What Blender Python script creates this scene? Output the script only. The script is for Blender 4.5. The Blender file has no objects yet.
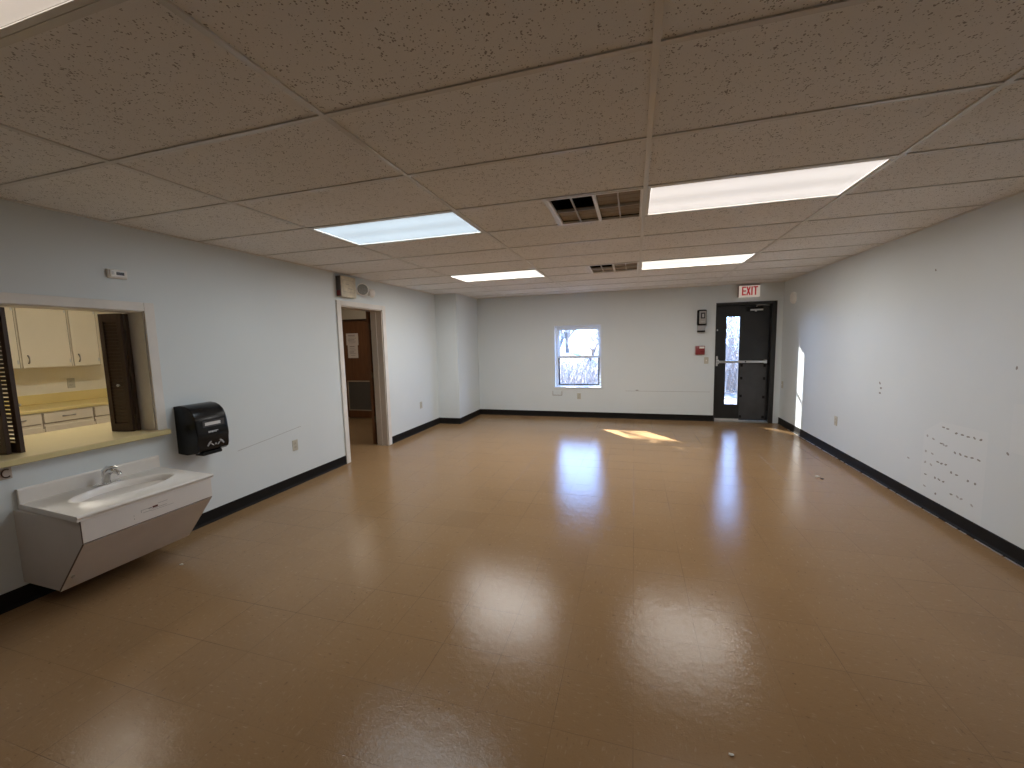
import bpy, bmesh, math, random
from mathutils import Vector, Matrix

random.seed(7)
SC = bpy.context.scene
COL = SC.collection

# ------------------------------------------------------------------ room
XL, XR, YB, YN, H = -3.560, 2.334, 6.514, -6.4, 2.3844
WT = 0.18            # wall thickness
TX, TY = 1.2192, 0.6096

# ------------------------------------------------------------------ materials
MATS = {}


def mat(name, color=(.5, .5, .5), rough=.5, metal=0., spec=.5, emit=None, estr=0., bump=0., bscale=200.,
        mottle=0., mscale=3., coat=0.):
    if name in MATS:
        return MATS[name]
    m = bpy.data.materials.new(name)
    m.use_nodes = True
    nt = m.node_tree
    b = nt.nodes['Principled BSDF']
    b.inputs['Base Color'].default_value = (*color, 1)
    b.inputs['Roughness'].default_value = rough
    b.inputs['Metallic'].default_value = metal
    b.inputs['Specular IOR Level'].default_value = spec
    b.inputs['Coat Weight'].default_value = coat
    if emit:
        b.inputs['Emission Color'].default_value = (*emit, 1)
        b.inputs['Emission Strength'].default_value = estr
    tc = None
    if bump or mottle:
        tc = nt.nodes.new('ShaderNodeTexCoord')
    if mottle:
        n = nt.nodes.new('ShaderNodeTexNoise')
        n.inputs['Scale'].default_value = mscale
        n.inputs['Detail'].default_value = 6
        nt.links.new(tc.outputs['Object'], n.inputs['Vector'])
        r = nt.nodes.new('ShaderNodeMapRange')
        r.inputs['From Min'].default_value = .3
        r.inputs['From Max'].default_value = .7
        r.inputs['To Min'].default_value = 1 - mottle
        r.inputs['To Max'].default_value = 1 + mottle * .4
        nt.links.new(n.outputs['Fac'], r.inputs['Value'])
        mx = nt.nodes.new('ShaderNodeVectorMath')
        mx.operation = 'SCALE'
        mx.inputs[0].default_value = color
        nt.links.new(r.outputs['Result'], mx.inputs['Scale'])
        nt.links.new(mx.outputs['Vector'], b.inputs['Base Color'])
    if bump:
        n = nt.nodes.new('ShaderNodeTexNoise')
        n.inputs['Scale'].default_value = bscale
        n.inputs['Detail'].default_value = 4
        nt.links.new(tc.outputs['Object'], n.inputs['Vector'])
        bp = nt.nodes.new('ShaderNodeBump')
        bp.inputs['Strength'].default_value = bump
        bp.inputs['Distance'].default_value = .002
        nt.links.new(n.outputs['Fac'], bp.inputs['Height'])
        nt.links.new(bp.outputs['Normal'], b.inputs['Normal'])
    MATS[name] = m
    return m


def N(nt, typ, **kw):
    n = nt.nodes.new(typ)
    for k, v in kw.items():
        if k.startswith('_'):
            n.inputs[k[1:].replace('__', ' ')].default_value = v
        else:
            setattr(n, k, v)
    return n


def math_node(nt, op, a, b=None, c=None):
    n = nt.nodes.new('ShaderNodeMath')
    n.operation = op
    for i, v in enumerate((a, b, c)):
        if v is None:
            continue
        if isinstance(v, (int, float)):
            n.inputs[i].default_value = v
        else:
            nt.links.new(v, n.inputs[i])
    return n.outputs[0]


def mixc(nt, fac, a, b):
    n = nt.nodes.new('ShaderNodeMix')
    n.data_type = 'RGBA'
    for s, v in ((0, fac), (6, a), (7, b)):
        if isinstance(v, (int, float)):
            n.inputs[s].default_value = v
        elif isinstance(v, tuple):
            n.inputs[s].default_value = (*v, 1)
        else:
            nt.links.new(v, n.inputs[s])
    return n.outputs[2]


def noise(nt, vec, scale, detail=4, rough=.5):
    n = N(nt, 'ShaderNodeTexNoise', _Scale=scale, _Detail=detail, _Roughness=rough)
    nt.links.new(vec, n.inputs['Vector'])
    return n.outputs['Fac']


def ramp(nt, v, a, b, lo=0., hi=1.):
    r = nt.nodes.new('ShaderNodeMapRange')
    r.inputs['From Min'].default_value = a
    r.inputs['From Max'].default_value = b
    r.inputs['To Min'].default_value = lo
    r.inputs['To Max'].default_value = hi
    nt.links.new(v, r.inputs['Value'])
    return r.outputs[0]


def floor_material():
    m = bpy.data.materials.new('vinyl_tile')
    m.use_nodes = True
    nt = m.node_tree
    b = nt.nodes['Principled BSDF']
    tc = nt.nodes.new('ShaderNodeTexCoord')
    P = tc.outputs['Object']
    sx = nt.nodes.new('ShaderNodeSeparateXYZ')
    nt.links.new(P, sx.inputs[0])
    t = .3048

    def joint(o, off, w):
        u = math_node(nt, 'DIVIDE', math_node(nt, 'ADD', o, off), t)
        f = math_node(nt, 'FRACT', u)
        d = math_node(nt, 'ABSOLUTE', math_node(nt, 'SUBTRACT', f, .5))
        return math_node(nt, 'GREATER_THAN', d, .5 - w / t / 2), math_node(nt, 'FLOOR', u)
    jx, ix = joint(sx.outputs[0], .05 + 30 * t, .0022)
    jy, iy = joint(sx.outputs[1], -.004 + 30 * t, .0022)
    j = math_node(nt, 'MAXIMUM', jx, jy)
    # the joint is only open in places
    jn = ramp(nt, noise(nt, P, 1.1, 3), .42, .62)
    j = math_node(nt, 'MULTIPLY', j, math_node(nt, 'MULTIPLY_ADD', jn, .60, .10))
    # one tone for each tile
    cmb = nt.nodes.new('ShaderNodeCombineXYZ')
    nt.links.new(ix, cmb.inputs[0])
    nt.links.new(iy, cmb.inputs[1])
    wn = N(nt, 'ShaderNodeTexWhiteNoise', noise_dimensions='2D')
    nt.links.new(cmb.outputs[0], wn.inputs['Vector'])
    par = math_node(nt, 'MODULO', math_node(nt, 'ADD', ix, iy), 2)
    # streaky chips, direction alternating from tile to tile
    def streak(sx_, sy_, sc):
        mp = nt.nodes.new('ShaderNodeMapping')
        mp.inputs['Scale'].default_value = (sx_, sy_, 1)
        nt.links.new(P, mp.inputs['Vector'])
        return noise(nt, mp.outputs[0], sc, 3, .6)
    a = streak(1, .32, 75)
    c = streak(.32, 1, 75)
    mx = nt.nodes.new('ShaderNodeMix')
    nt.links.new(par, mx.inputs[0])
    nt.links.new(a, mx.inputs[2])
    nt.links.new(c, mx.inputs[3])
    st = mx.outputs[0]
    light = ramp(nt, st, .60, .72)
    dark = ramp(nt, st, .36, .26)
    base = mixc(nt, wn.outputs['Value'], (.262, .160, .079), (.284, .175, .087))
    big = noise(nt, P, .8, 4)
    base = mixc(nt, ramp(nt, big, .35, .65), base, (.292, .181, .091))
    base = mixc(nt, math_node(nt, 'MULTIPLY', light, .45), base, (.42, .30, .19))
    base = mixc(nt, math_node(nt, 'MULTIPLY', dark, .55), base, (.10, .055, .03))
    # scattered small dark scuffs
    vo = N(nt, 'ShaderNodeTexVoronoi', _Scale=22.)
    nt.links.new(P, vo.inputs['Vector'])
    sp = math_node(nt, 'LESS_THAN', vo.outputs['Distance'], .085)
    sp = math_node(nt, 'MULTIPLY', sp, ramp(nt, noise(nt, P, 3.0, 2), .5, .6))
    base = mixc(nt, math_node(nt, 'MULTIPLY', sp, .6), base, (.07, .04, .025))
    base = mixc(nt, j, base, (.07, .042, .024))
    nt.links.new(base, b.inputs['Base Color'])
    wear = noise(nt, P, 2.3, 5)
    nt.links.new(ramp(nt, wear, .3, .7, .10, .16), b.inputs['Roughness'])
    b.inputs['Specular IOR Level'].default_value = .22
    h1 = noise(nt, P, 15, 6, .62)
    h2 = noise(nt, P, 140, 3, .6)
    hh = math_node(nt, 'ADD', math_node(nt, 'MULTIPLY', h1, 1.0), math_node(nt, 'MULTIPLY', h2, .35))
    hh = math_node(nt, 'SUBTRACT', hh, math_node(nt, 'MULTIPLY', j, 1.0))
    bp = nt.nodes.new('ShaderNodeBump')
    bp.inputs['Strength'].default_value = .30
    bp.inputs['Distance'].default_value = .0055
    nt.links.new(hh, bp.inputs['Height'])
    nt.links.new(bp.outputs['Normal'], b.inputs['Normal'])
    return m


def tile_material():
    m = bpy.data.materials.new('acoustic_tile')
    m.use_nodes = True
    nt = m.node_tree
    b = nt.nodes['Principled BSDF']
    b.inputs['Roughness'].default_value = .9
    b.inputs['Specular IOR Level'].default_value = .15
    tc = nt.nodes.new('ShaderNodeTexCoord')
    P = tc.outputs['Object']
    v = N(nt, 'ShaderNodeTexVoronoi', _Scale=105., _Randomness=1.)
    nt.links.new(P, v.inputs['Vector'])
    wn = noise(nt, P, 45, 3)
    pit = math_node(nt, 'LESS_THAN', v.outputs['Distance'], math_node(nt, 'MULTIPLY', ramp(nt, wn, .36, .66), .40))
    n2 = ramp(nt, noise(nt, P, 240, 2, .6), .33, .26)
    pit = math_node(nt, 'MAXIMUM', pit, math_node(nt, 'MULTIPLY', n2, .55))
    tone = ramp(nt, noise(nt, P, 1.3, 4), .3, .7)
    base = mixc(nt, tone, (.78, .770, .755), (.83, .82, .81))
    base = mixc(nt, math_node(nt, 'MULTIPLY', pit, .72), base, (.15, .13, .11))
    nt.links.new(base, b.inputs['Base Color'])
    bp = nt.nodes.new('ShaderNodeBump')
    bp.inputs['Strength'].default_value = .5
    bp.inputs['Distance'].default_value = .002
    nt.links.new(math_node(nt, 'SUBTRACT', 1., pit), bp.inputs['Height'])
    nt.links.new(bp.outputs['Normal'], b.inputs['Normal'])
    return m


def wall_material(name, a, bcol, rough=.42):
    m = bpy.data.materials.new(name)
    m.use_nodes = True
    nt = m.node_tree
    b = nt.nodes['Principled BSDF']
    b.inputs['Roughness'].default_value = rough
    b.inputs['Specular IOR Level'].default_value = .4
    tc = nt.nodes.new('ShaderNodeTexCoord')
    P = tc.outputs['Object']
    base = mixc(nt, ramp(nt, noise(nt, P, .9, 5, .55), .3, .7), a, bcol)
    v = N(nt, 'ShaderNodeTexVoronoi', _Scale=2.6)
    nt.links.new(P, v.inputs['Vector'])
    sp = math_node(nt, 'LESS_THAN', v.outputs['Distance'], .014)
    base = mixc(nt, math_node(nt, 'MULTIPLY', sp, .55), base, (.16, .15, .14))
    nt.links.new(base, b.inputs['Base Color'])
    bp = nt.nodes.new('ShaderNodeBump')
    bp.inputs['Strength'].default_value = .12
    bp.inputs['Distance'].default_value = .002
    nt.links.new(noise(nt, P, 160, 3), bp.inputs['Height'])
    nt.links.new(bp.outputs['Normal'], b.inputs['Normal'])
    return m


def wood_material(name, c1, c2, rough=.35, scale=(14, 14, 1.2)):
    m = bpy.data.materials.new(name)
    m.use_nodes = True
    nt = m.node_tree
    b = nt.nodes['Principled BSDF']
    b.inputs['Roughness'].default_value = rough
    tc = nt.nodes.new('ShaderNodeTexCoord')
    mp = nt.nodes.new('ShaderNodeMapping')
    mp.inputs['Scale'].default_value = scale
    nt.links.new(tc.outputs['Object'], mp.inputs['Vector'])
    f = noise(nt, mp.outputs[0], 3, 6, .6)
    nt.links.new(mixc(nt, ramp(nt, f, .3, .7), c1, c2), b.inputs['Base Color'])
    return m


def glass_material(name, tint, gloss=.08):
    m = bpy.data.materials.new(name)
    m.use_nodes = True
    nt = m.node_tree
    nt.nodes.remove(nt.nodes['Principled BSDF'])
    out = nt.nodes['Material Output']
    tr = nt.nodes.new('ShaderNodeBsdfTransparent')
    tr.inputs[0].default_value = (*tint, 1)
    gl = nt.nodes.new('ShaderNodeBsdfGlossy')
    gl.inputs['Roughness'].default_value = .02
    fr = nt.nodes.new('ShaderNodeFresnel')
    fr.inputs[0].default_value = 1.45
    mx = nt.nodes.new('ShaderNodeMixShader')
    nt.links.new(fr.outputs[0], mx.inputs[0])
    nt.links.new(tr.outputs[0], mx.inputs[1])
    nt.links.new(gl.outputs[0], mx.inputs[2])
    nt.links.new(mx.outputs[0], out.inputs['Surface'])
    return m


def diffuser_material(name, color, strength):
    """Acrylic lens lit from behind by two tubes: brighter along each tube."""
    m = bpy.data.materials.new(name)
    m.use_nodes = True
    nt = m.node_tree
    b = nt.nodes['Principled BSDF']
    b.inputs['Base Color'].default_value = (.75, .75, .73, 1)
    b.inputs['Roughness'].default_value = .4
    tc = nt.nodes.new('ShaderNodeTexCoord')
    sx = nt.nodes.new('ShaderNodeSeparateXYZ')
    nt.links.new(tc.outputs['Object'], sx.inputs[0])
    w = math_node(nt, 'COSINE', math_node(nt, 'MULTIPLY', sx.outputs[1], 2 * math.pi / .29))
    s = ramp(nt, w, -1, 1, strength * 1.06 * 2 ** -EXPO, strength * .86 * 2 ** -EXPO)
    b.inputs['Emission Color'].default_value = (*color, 1)
    nt.links.new(s, b.inputs['Emission Strength'])
    return m


M = {}
M['floor'] = floor_material()
M['tile'] = tile_material()
M['wall'] = wall_material('pale_blue_paint', (.645, .694, .714), (.680, .727, .745))
M['wall_cream'] = mat('cream_paint', (.84, .79, .68), .5, mottle=.05)
M['wall_hall'] = mat('beige_paint', (.55, .48, .38), .5, mottle=.05)
M['tee'] = mat('tee_enamel', (.66, .64, .61), .28, spec=.6, mottle=.12, mscale=2.)
M['white'] = mat('white_enamel', (.84, .83, .81), .4, mottle=.04, mscale=6.)
M['trimwhite'] = mat('white_trim_paint', (.74, .71, .67), .38, mottle=.10, mscale=5.)
M['jamb'] = mat('beige_jamb_paint', (.56, .50, .44), .4, mottle=.08)
M['base'] = mat('black_rubber', (.013, .0115, .0105), .55, spec=.12, mottle=.2, mscale=8)
M['laminate'] = mat('grey_white_laminate', (.66, .615, .575), .35, mottle=.06, mscale=5)
M['marble'] = mat('cultured_marble', (.78, .745, .70), .3, mottle=.05, mscale=9)
M['edge'] = mat('brown_edge', (.16, .11, .08), .6)
M['chrome'] = mat('chrome', (.75, .75, .76), .12, metal=1.)
M['dull'] = mat('dull_chrome', (.62, .62, .62), .3, metal=1.)
M['blackp'] = mat('black_plastic', (.006, .006, .0065), .22, spec=.3)
M['blackm'] = mat('black_matte', (.008, .008, .008), .6, spec=.2)
M['smoke'] = mat('smoked_window', (.06, .06, .065), .08)
M['greymark'] = mat('grey_print', (.42, .42, .42), .4)
M['silver'] = mat('silver_label', (.60, .60, .60), .3)
M['yellow'] = mat('yellow_laminate', (.80, .65, .29), .3, mottle=.06)
M['olive'] = mat('olive_laminate', (.62, .52, .30), .28, mottle=.06)
M['cab'] = mat('cream_cabinet_paint', (.78, .70, .56), .35, mottle=.04)
M['cabline'] = mat('cabinet_gap', (.30, .24, .17), .6)
M['shutter'] = wood_material('dark_stained_pine', (.026, .011, .005), (.052, .023, .010), .5)
M['door_wood'] = wood_material('brown_veneer', (.100, .036, .012), (.155, .062, .023), .38)
M['door_black'] = mat('black_door_paint', (.020, .020, .021), .32, mottle=.2, mscale=5)
M['kick'] = mat('grey_black_plate', (.055, .055, .058), .42, mottle=.25, mscale=6)
M['vent_dark'] = mat('vent_panel_dark', (.050, .042, .035), .6)
M['vent_hole'] = mat('vent_void', (.008, .007, .006), .9)
M['vent_screen'] = mat('vent_screen_brown', (.30, .235, .16), .7, mottle=.12, mscale=14)
M['vinyl'] = mat('white_vinyl', (.76, .80, .84), .35)
M['screen_frame'] = mat('dark_window_frame', (.02, .024, .03), .4)
M['glass'] = glass_material('window_glass', (.96, .98, 1.))
M['red'] = mat('alarm_red', (.25, .035, .04), .35)
M['exitred'] = mat('exit_letter_red', (.55, .02, .03), .4, emit=(1., .05, .06), estr=.10)
M['signface'] = mat('sign_face', (.88, .82, .76), .4, emit=(1., .88, .80), estr=.16)
M['cream_plastic'] = mat('yellowed_plastic', (.66, .60, .46), .4, mottle=.22, mscale=22)
M['lens'] = mat('lamp_lens', (.30, .31, .30), .12, mottle=.35, mscale=60)
M['ivory'] = mat('ivory_plate', (.50, .48, .41), .35)
M['slot'] = mat('slot_dark', (.10, .085, .07), .6)
M['paper'] = mat('paper', (.62, .54, .48), .7)
M['ink'] = mat('grey_ink', (.26, .21, .18), .7)
M['alu'] = mat('threshold_aluminium', (.70, .69, .66), .35, metal=.8)
M['residue'] = mat('adhesive_residue', (.27, .26, .245), .8)
M['residue_faint'] = mat('adhesive_residue_faint', (.42, .42, .41), .8)
M['ghost'] = mat('paler_paint', (.688, .730, .746), .42)
M['seam'] = mat('seam_shadow_grey', (.36, .37, .37), .7)
M['crumb'] = mat('pale_crumb', (.75, .70, .62), .7)
M['crumb_dark'] = mat('dark_crumb', (.05, .04, .035), .7)
M['bark'] = mat('grey_bark', (.115, .095, .08), .9, mottle=.3, mscale=8)
M['twig'] = mat('grey_twigs', (.25, .205, .17), .9)
M['needle'] = mat('evergreen_needles', (.03, .06, .02), .8)
M['leafmat'] = mat('leaf_litter', (.21, .17, .135), .95, mottle=.9, mscale=9.)
M['winter_grass'] = mat('winter_grass', (.33, .32, .24), .95, mottle=.6, mscale=7.)
M['brick'] = mat('outer_wall', (.4, .3, .25), .8)
M['recess'] = mat('troffer_white', (.70, .68, .64), .4)


# ------------------------------------------------------------------ mesh helpers
def bm_new():
    return bmesh.new()


def box(bm, x0, x1, y0, y1, z0, z1, bev=0., mtx=None):
    vs = [bm.verts.new((x, y, z)) for x in (x0, x1) for y in (y0, y1) for z in (z0, z1)]
    idx = ((0, 1, 3, 2), (4, 6, 7, 5), (0, 4, 5, 1), (2, 3, 7, 6), (0, 2, 6, 4), (1, 5, 7, 3))
    fs = [bm.faces.new([vs[i] for i in f]) for f in idx]
    if bev > 0:
        es = list({e for f in fs for e in f.edges})
        r = bmesh.ops.bevel(bm, geom=es, offset=bev, segments=2, affect='EDGES', profile=.5)
        vs = list({v for f in r['faces'] for v in f.verts} | {v for v in vs if v.is_valid})
    if mtx is not None:
        for v in vs:
            v.co = mtx @ v.co
    return vs


def prism(bm, prof, axis, a0, a1, cap=True):
    """Extrude the closed 2-D profile along axis (0 x, 1 y, 2 z)."""
    def pt(u, v, a):
        return ((a, u, v), (u, a, v), (u, v, a))[axis]
    A = [bm.verts.new(pt(u, v, a0)) for u, v in prof]
    B = [bm.verts.new(pt(u, v, a1)) for u, v in prof]
    n = len(prof)
    for i in range(n):
        bm.faces.new((A[i], A[(i + 1) % n], B[(i + 1) % n], B[i]))
    if cap:
        bm.faces.new(A[::-1])
        bm.faces.new(B)
    return A + B


def tube(bm, pts, rad, seg=10, cap=True):
    pts = [Vector(p) for p in pts]
    rads = rad if isinstance(rad, (list, tuple)) else [rad] * len(pts)
    rings = []
    up = None
    for i, p in enumerate(pts):
        t = (pts[min(i + 1, len(pts) - 1)] - pts[max(i - 1, 0)]).normalized()
        if up is None:
            up = t.orthogonal().normalized()
        up = (up - t * up.dot(t))
        up = up.normalized() if up.length > 1e-6 else t.orthogonal().normalized()
        s = t.cross(up)
        rings.append([bm.verts.new(p + (up * math.cos(2 * math.pi * k / seg) + s * math.sin(2 * math.pi * k / seg)) * rads[i]) for k in range(seg)])
    for a, b in zip(rings, rings[1:]):
        for k in range(seg):
            bm.faces.new((a[k], a[(k + 1) % seg], b[(k + 1) % seg], b[k]))
    if cap:
        bm.faces.new(rings[0][::-1])
        bm.faces.new(rings[-1])
    return [v for r in rings for v in r]


def lathe(bm, prof, centre, axis=2, seg=24, scale=(1, 1)):
    """Revolve (r, h) pairs about an axis through centre."""
    c = Vector(centre)
    rings = []
    for r, h in prof:
        ring = []
        for k in range(seg):
            a = 2 * math.pi * k / seg
            u, v = r * math.cos(a) * scale[0], r * math.sin(a) * scale[1]
            o = ((h, u, v), (u, h, v), (u, v, h))[axis]
            ring.append(bm.verts.new(c + Vector(o)))
        rings.append(ring)
    for a, b in zip(rings, rings[1:]):
        for k in range(seg):
            bm.faces.new((a[k], a[(k + 1) % seg], b[(k + 1) % seg], b[k]))
    bm.faces.new(rings[0][::-1])
    bm.faces.new(rings[-1])


def quad(bm, *pts):
    bm.faces.new([bm.verts.new(p) for p in pts])


def obj(name, bm, m, parent=None, smooth=None, extra=()):
    """Link bm as one mesh object; coordinates are the world's unless a parent stands elsewhere."""
    bmesh.ops.recalc_face_normals(bm, faces=bm.faces)
    me = bpy.data.meshes.new(name)
    bm.to_mesh(me)
    bm.free()
    me.materials.append(m)
    for e in extra:
        me.materials.append(e)
    if smooth is not None:
        me.polygons.foreach_set('use_smooth', [True] * len(me.polygons))
        me.set_sharp_from_angle(angle=math.radians(smooth))
    o = bpy.data.objects.new(name, me)
    COL.objects.link(o)
    if parent is not None:
        root = parent
        off = Vector((0, 0, 0))
        while root is not None:
            off += root.location
            root = root.parent
        me.transform(Matrix.Translation(-off))
        o.parent = parent
    return o


def thing(name, label, cat, loc=(0, 0, 0), group=None):
    o = bpy.data.objects.new(name, None)
    o.empty_display_size = .1
    COL.objects.link(o)
    o.location = loc
    o['label'] = label
    o['category'] = cat
    if group:
        o['group'] = group
    return o


def tag(o, label, cat, group=None):
    o['label'] = label
    o['category'] = cat
    if group:
        o['group'] = group
    return o


def struct(name, bm, m, parent=None, smooth=None, extra=()):
    o = obj(name, bm, m, parent, smooth, extra)
    if parent is None:
        o['kind'] = 'structure'
    return o


def copy_tree(src, parent=None):
    c = src.copy()
    COL.objects.link(c)
    if parent is not None:
        c.parent = parent
    for ch in [x for x in bpy.data.objects if x.parent == src]:
        copy_tree(ch, c)
    return c


def place(src, loc, rz, label):
    c = copy_tree(src)
    c.location = loc
    c.rotation_euler = (0, 0, rz)
    c['label'] = label
    return c


def wall_holes(bm, axis, p0, p1, u0, u1, z0, z1, holes):
    """A slab between p0 and p1 on axis, spanning u and z, with rectangular holes (u0, u1, z0, z1)."""
    us = sorted({u0, u1, *[h[0] for h in holes], *[h[1] for h in holes]})
    zs = sorted({z0, z1, *[h[2] for h in holes], *[h[3] for h in holes]})
    cache = {}

    def V(p, u, z):
        k = (p, round(u, 5), round(z, 5))
        if k not in cache:
            cache[k] = bm.verts.new((p, u, z) if axis == 0 else (u, p, z) if axis == 1 else (u, z, p))
        return cache[k]

    def solid(i, j):
        if i < 0 or j < 0 or i >= len(us) - 1 or j >= len(zs) - 1:
            return False
        cu, cz = (us[i] + us[i + 1]) / 2, (zs[j] + zs[j + 1]) / 2
        return not any(h[0] < cu < h[1] and h[2] < cz < h[3] for h in holes)
    for i in range(len(us) - 1):
        for j in range(len(zs) - 1):
            if not solid(i, j):
                continue
            a, b, c, d = us[i], us[i + 1], zs[j], zs[j + 1]
            for p in (p0, p1):
                bm.faces.new((V(p, a, c), V(p, b, c), V(p, b, d), V(p, a, d)))
            if not solid(i - 1, j):
                bm.faces.new((V(p0, a, c), V(p0, a, d), V(p1, a, d), V(p1, a, c)))
            if not solid(i + 1, j):
                bm.faces.new((V(p0, b, c), V(p0, b, d), V(p1, b, d), V(p1, b, c)))
            if not solid(i, j - 1):
                bm.faces.new((V(p0, a, c), V(p0, b, c), V(p1, b, c), V(p1, a, c)))
            if not solid(i, j + 1):
                bm.faces.new((V(p0, a, d), V(p0, b, d), V(p1, b, d), V(p1, a, d)))


# ------------------------------------------------------------------ camera (solved from the ceiling grid)
cam_d = bpy.data.cameras.new('camera')
cam = bpy.data.objects.new('camera', cam_d)
COL.objects.link(cam)
yaw, pitch, roll, fpx = -0.29063982, -0.10332947, 0.02263224, 408.621525
fw = Vector((math.sin(yaw) * math.cos(pitch), math.cos(yaw) * math.cos(pitch), math.sin(pitch)))
rt = Vector((math.cos(yaw), -math.sin(yaw), 0))
dn = fw.cross(rt)
R_ = math.cos(roll) * rt + math.sin(roll) * dn
D_ = -math.sin(roll) * rt + math.cos(roll) * dn
mw = Matrix((R_, -D_, -fw)).transposed().to_4x4()
mw.translation = (-0.05854, -1.41426, 1.49983)
cam.matrix_world = mw
cam_d.sensor_fit = 'HORIZONTAL'
cam_d.sensor_width = 36
cam_d.lens = fpx / 1024 * 36
cam_d.clip_start = .05
SC.camera = cam

# ------------------------------------------------------------------ shell
DY0, DY1, DZ = 2.915, 3.785, 1.995       # inner doorway in the left wall
HY0, HY1, HZ0, HZ1 = -0.11, 0.757, .845, 1.785   # serving hatch
WX0, WX1, WZ0, WZ1 = -1.545, -.650, .590, 1.785  # window
EX0, EX1, EZ = 1.310, 2.240, 2.085       # exterior door

bm = bm_new()
box(bm, -6.75, XR + .3, YN - .2, YB + .2, -.12, 0)
struct('floor', bm, M['floor'])

bm = bm_new()
wall_holes(bm, 0, XL - WT, XL, YN, YB, 0, 2.75, [(HY0, HY1, HZ0, HZ1), (DY0, DY1, 0, DZ)])
wall_left = struct('wall_left', bm, M['wall'])
bm = bm_new()
wall_holes(bm, 1, YB, YB + .20, XL - WT, XR + .2, 0, 2.75, [(WX0, WX1, WZ0, WZ1), (EX0, EX1, 0, EZ)])
wall_back = struct('wall_back', bm, M['wall'])
bm = bm_new()
box(bm, XR, XR + .2, YN, YB, 0, 2.75)
wall_right = struct('wall_right', bm, M['wall'])
bm = bm_new()
box(bm, XL - WT, XR + .2, YN - .2, YN, 0, 2.75)
struct('wall_near', bm, M['wall'])
bm = bm_new()
box(bm, XL, -3.140, 5.472, YB, 0, 2.75)
struct('wall_pilaster', bm, M['wall'])

# rooms beyond the left wall: kitchen and hallway
bm = bm_new()
box(bm, -6.75, -6.60, -1.2, 2.60, 0, 2.5)
struct('wall_kitchen_back', bm, M['wall_cream'])
bm = bm_new()
box(bm, -6.60, XL - WT, 2.46, 2.60, 0, 2.5)
struct('wall_kitchen_side', bm, M['wall_cream'])
bm = bm_new()
box(bm, -6.60, XL - WT, -1.35, -1.20, 0, 2.5)
struct('wall_kitchen_near', bm, M['wall_cream'])
bm = bm_new()
box(bm, -6.75, XL - WT, -1.35, 2.60, 2.40, 2.5)
struct('ceiling_kitchen', bm, M['wall_cream'])
bm = bm_new()
wall_holes(bm, 1, 5.66, 5.80, -6.75, XL - WT, 0, 2.5, [(-5.88, -5.05, 0, 2.02)])
struct('wall_hall_end', bm, M['wall_hall'])
bm = bm_new()
box(bm, -6.75, XL - WT, 5.80, 5.90, 0, 2.5)
struct('hall_sun_block', bm, M['wall_hall'])  # slab added behind the hallway door to block leaking sun
bm = bm_new()
box(bm, -6.75, -6.60, 2.60, 5.66, 0, 2.5)
struct('wall_hall_side', bm, M['wall_hall'])
bm = bm_new()
box(bm, -6.75, XL - WT, 2.60, 5.80, 2.40, 2.5)
struct('ceiling_hall', bm, M['wall_hall'])

# ------------------------------------------------------------------ ceiling with its tee grid
LIGHTS = [(-2, 2), (0, 2), (-2, 6), (0, 6), (-2, -2)]       # grid cells holding light panels
VENTS = [2, 6]
holes = [(i * TX, (i + 1) * TX, j * TY, (j + 1) * TY) for i, j in LIGHTS]
holes += [(-.5 * TX, 0, j * TY, (j + 1) * TY) for j in VENTS]
bm = bm_new()
wall_holes(bm, 2, H + .006, H + .022, XL - .02, XR + .02, YN - .02, YB + .02, holes)
struct('ceiling', bm, M['tile'])
bm = bm_new()
box(bm, XL - WT, XR + .2, YN - .2, YB + .2, 2.75, 2.85)
struct('ceiling_deck', bm, M['vent_hole'])
bm = bm_new()
for i in range(-2, 2):
    box(bm, i * TX - .012, i * TX + .012, YN, YB, H - .001, H + .030)
j = -10
while j * TY < YB:
    if j * TY > YN + .02:
        for i in range(-3, 2):
            a, b = max(i * TX + .012, XL), min((i + 1) * TX - .012, XR)
            if b - a > .05:
                box(bm, a, b, j * TY - .011, j * TY + .011, H, H + .028)
    j += 1
for j in VENTS:
    box(bm, -.5 * TX - .012, -.5 * TX + .012, j * TY + .011, (j + 1) * TY - .011, H, H + .028)
struct('ceiling_grid', bm, M['tee'])
bm = bm_new()   # wall angle round the edge
box(bm, XL, XL + .020, YN, 5.472, H - .002, H + .02)
box(bm, XR - .020, XR, YN, YB, H - .002, H + .02)
box(bm, -3.14, XR - .02, YB - .020, YB, H - .002, H + .02)
box(bm, XL + .02, -3.12, 5.452, 5.472, H - .002, H + .02)
box(bm, -3.14, -3.12, 5.472, YB - .02, H - .002, H + .02)
struct('trim_1', bm, M['tee'])


# ------------------------------------------------------------------ baseboards
def baseboard(name, segs):
    bm = bm_new()
    for axis, face, d, a, b in segs:
        pr = [(face, 0), (face + d * .014, 0), (face + d * .010, .012), (face + d * .006, .020),
              (face + d * .006, .104), (face + d * .003, .108), (face, .108)]
        if axis == 1:
            prism(bm, pr, 1, a, b)
        else:
            prism(bm, [(p, z) for p, z in pr], 0, a, b)
    return struct(name, bm, M['base'])


baseboard('baseboard_left', [(1, XL, 1, YN, DY0 - .075), (1, XL, 1, DY1 + .078, 5.472 - .006), (0, 5.472, -1, XL, -3.134),
                             (1, -3.140, 1, 5.472, YB)])
baseboard('baseboard_back', [(0, YB, -1, -3.134, EX0)])
baseboard('baseboard_right', [(1, XR, -1, YN, YB - .004)])
# bright bead of dried sealant where the right-hand base has come away from the floor
bm = bm_new()
for k in range(46):
    y = 1.4 + k * .1 + random.uniform(-.03, .03)
    L = random.uniform(.05, .13)
    w = random.uniform(.003, .008)
    box(bm, XR - .016 - w, XR - .012, y, y + L, 0, .003)
struct('trim_2', bm, M['alu'])

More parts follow.
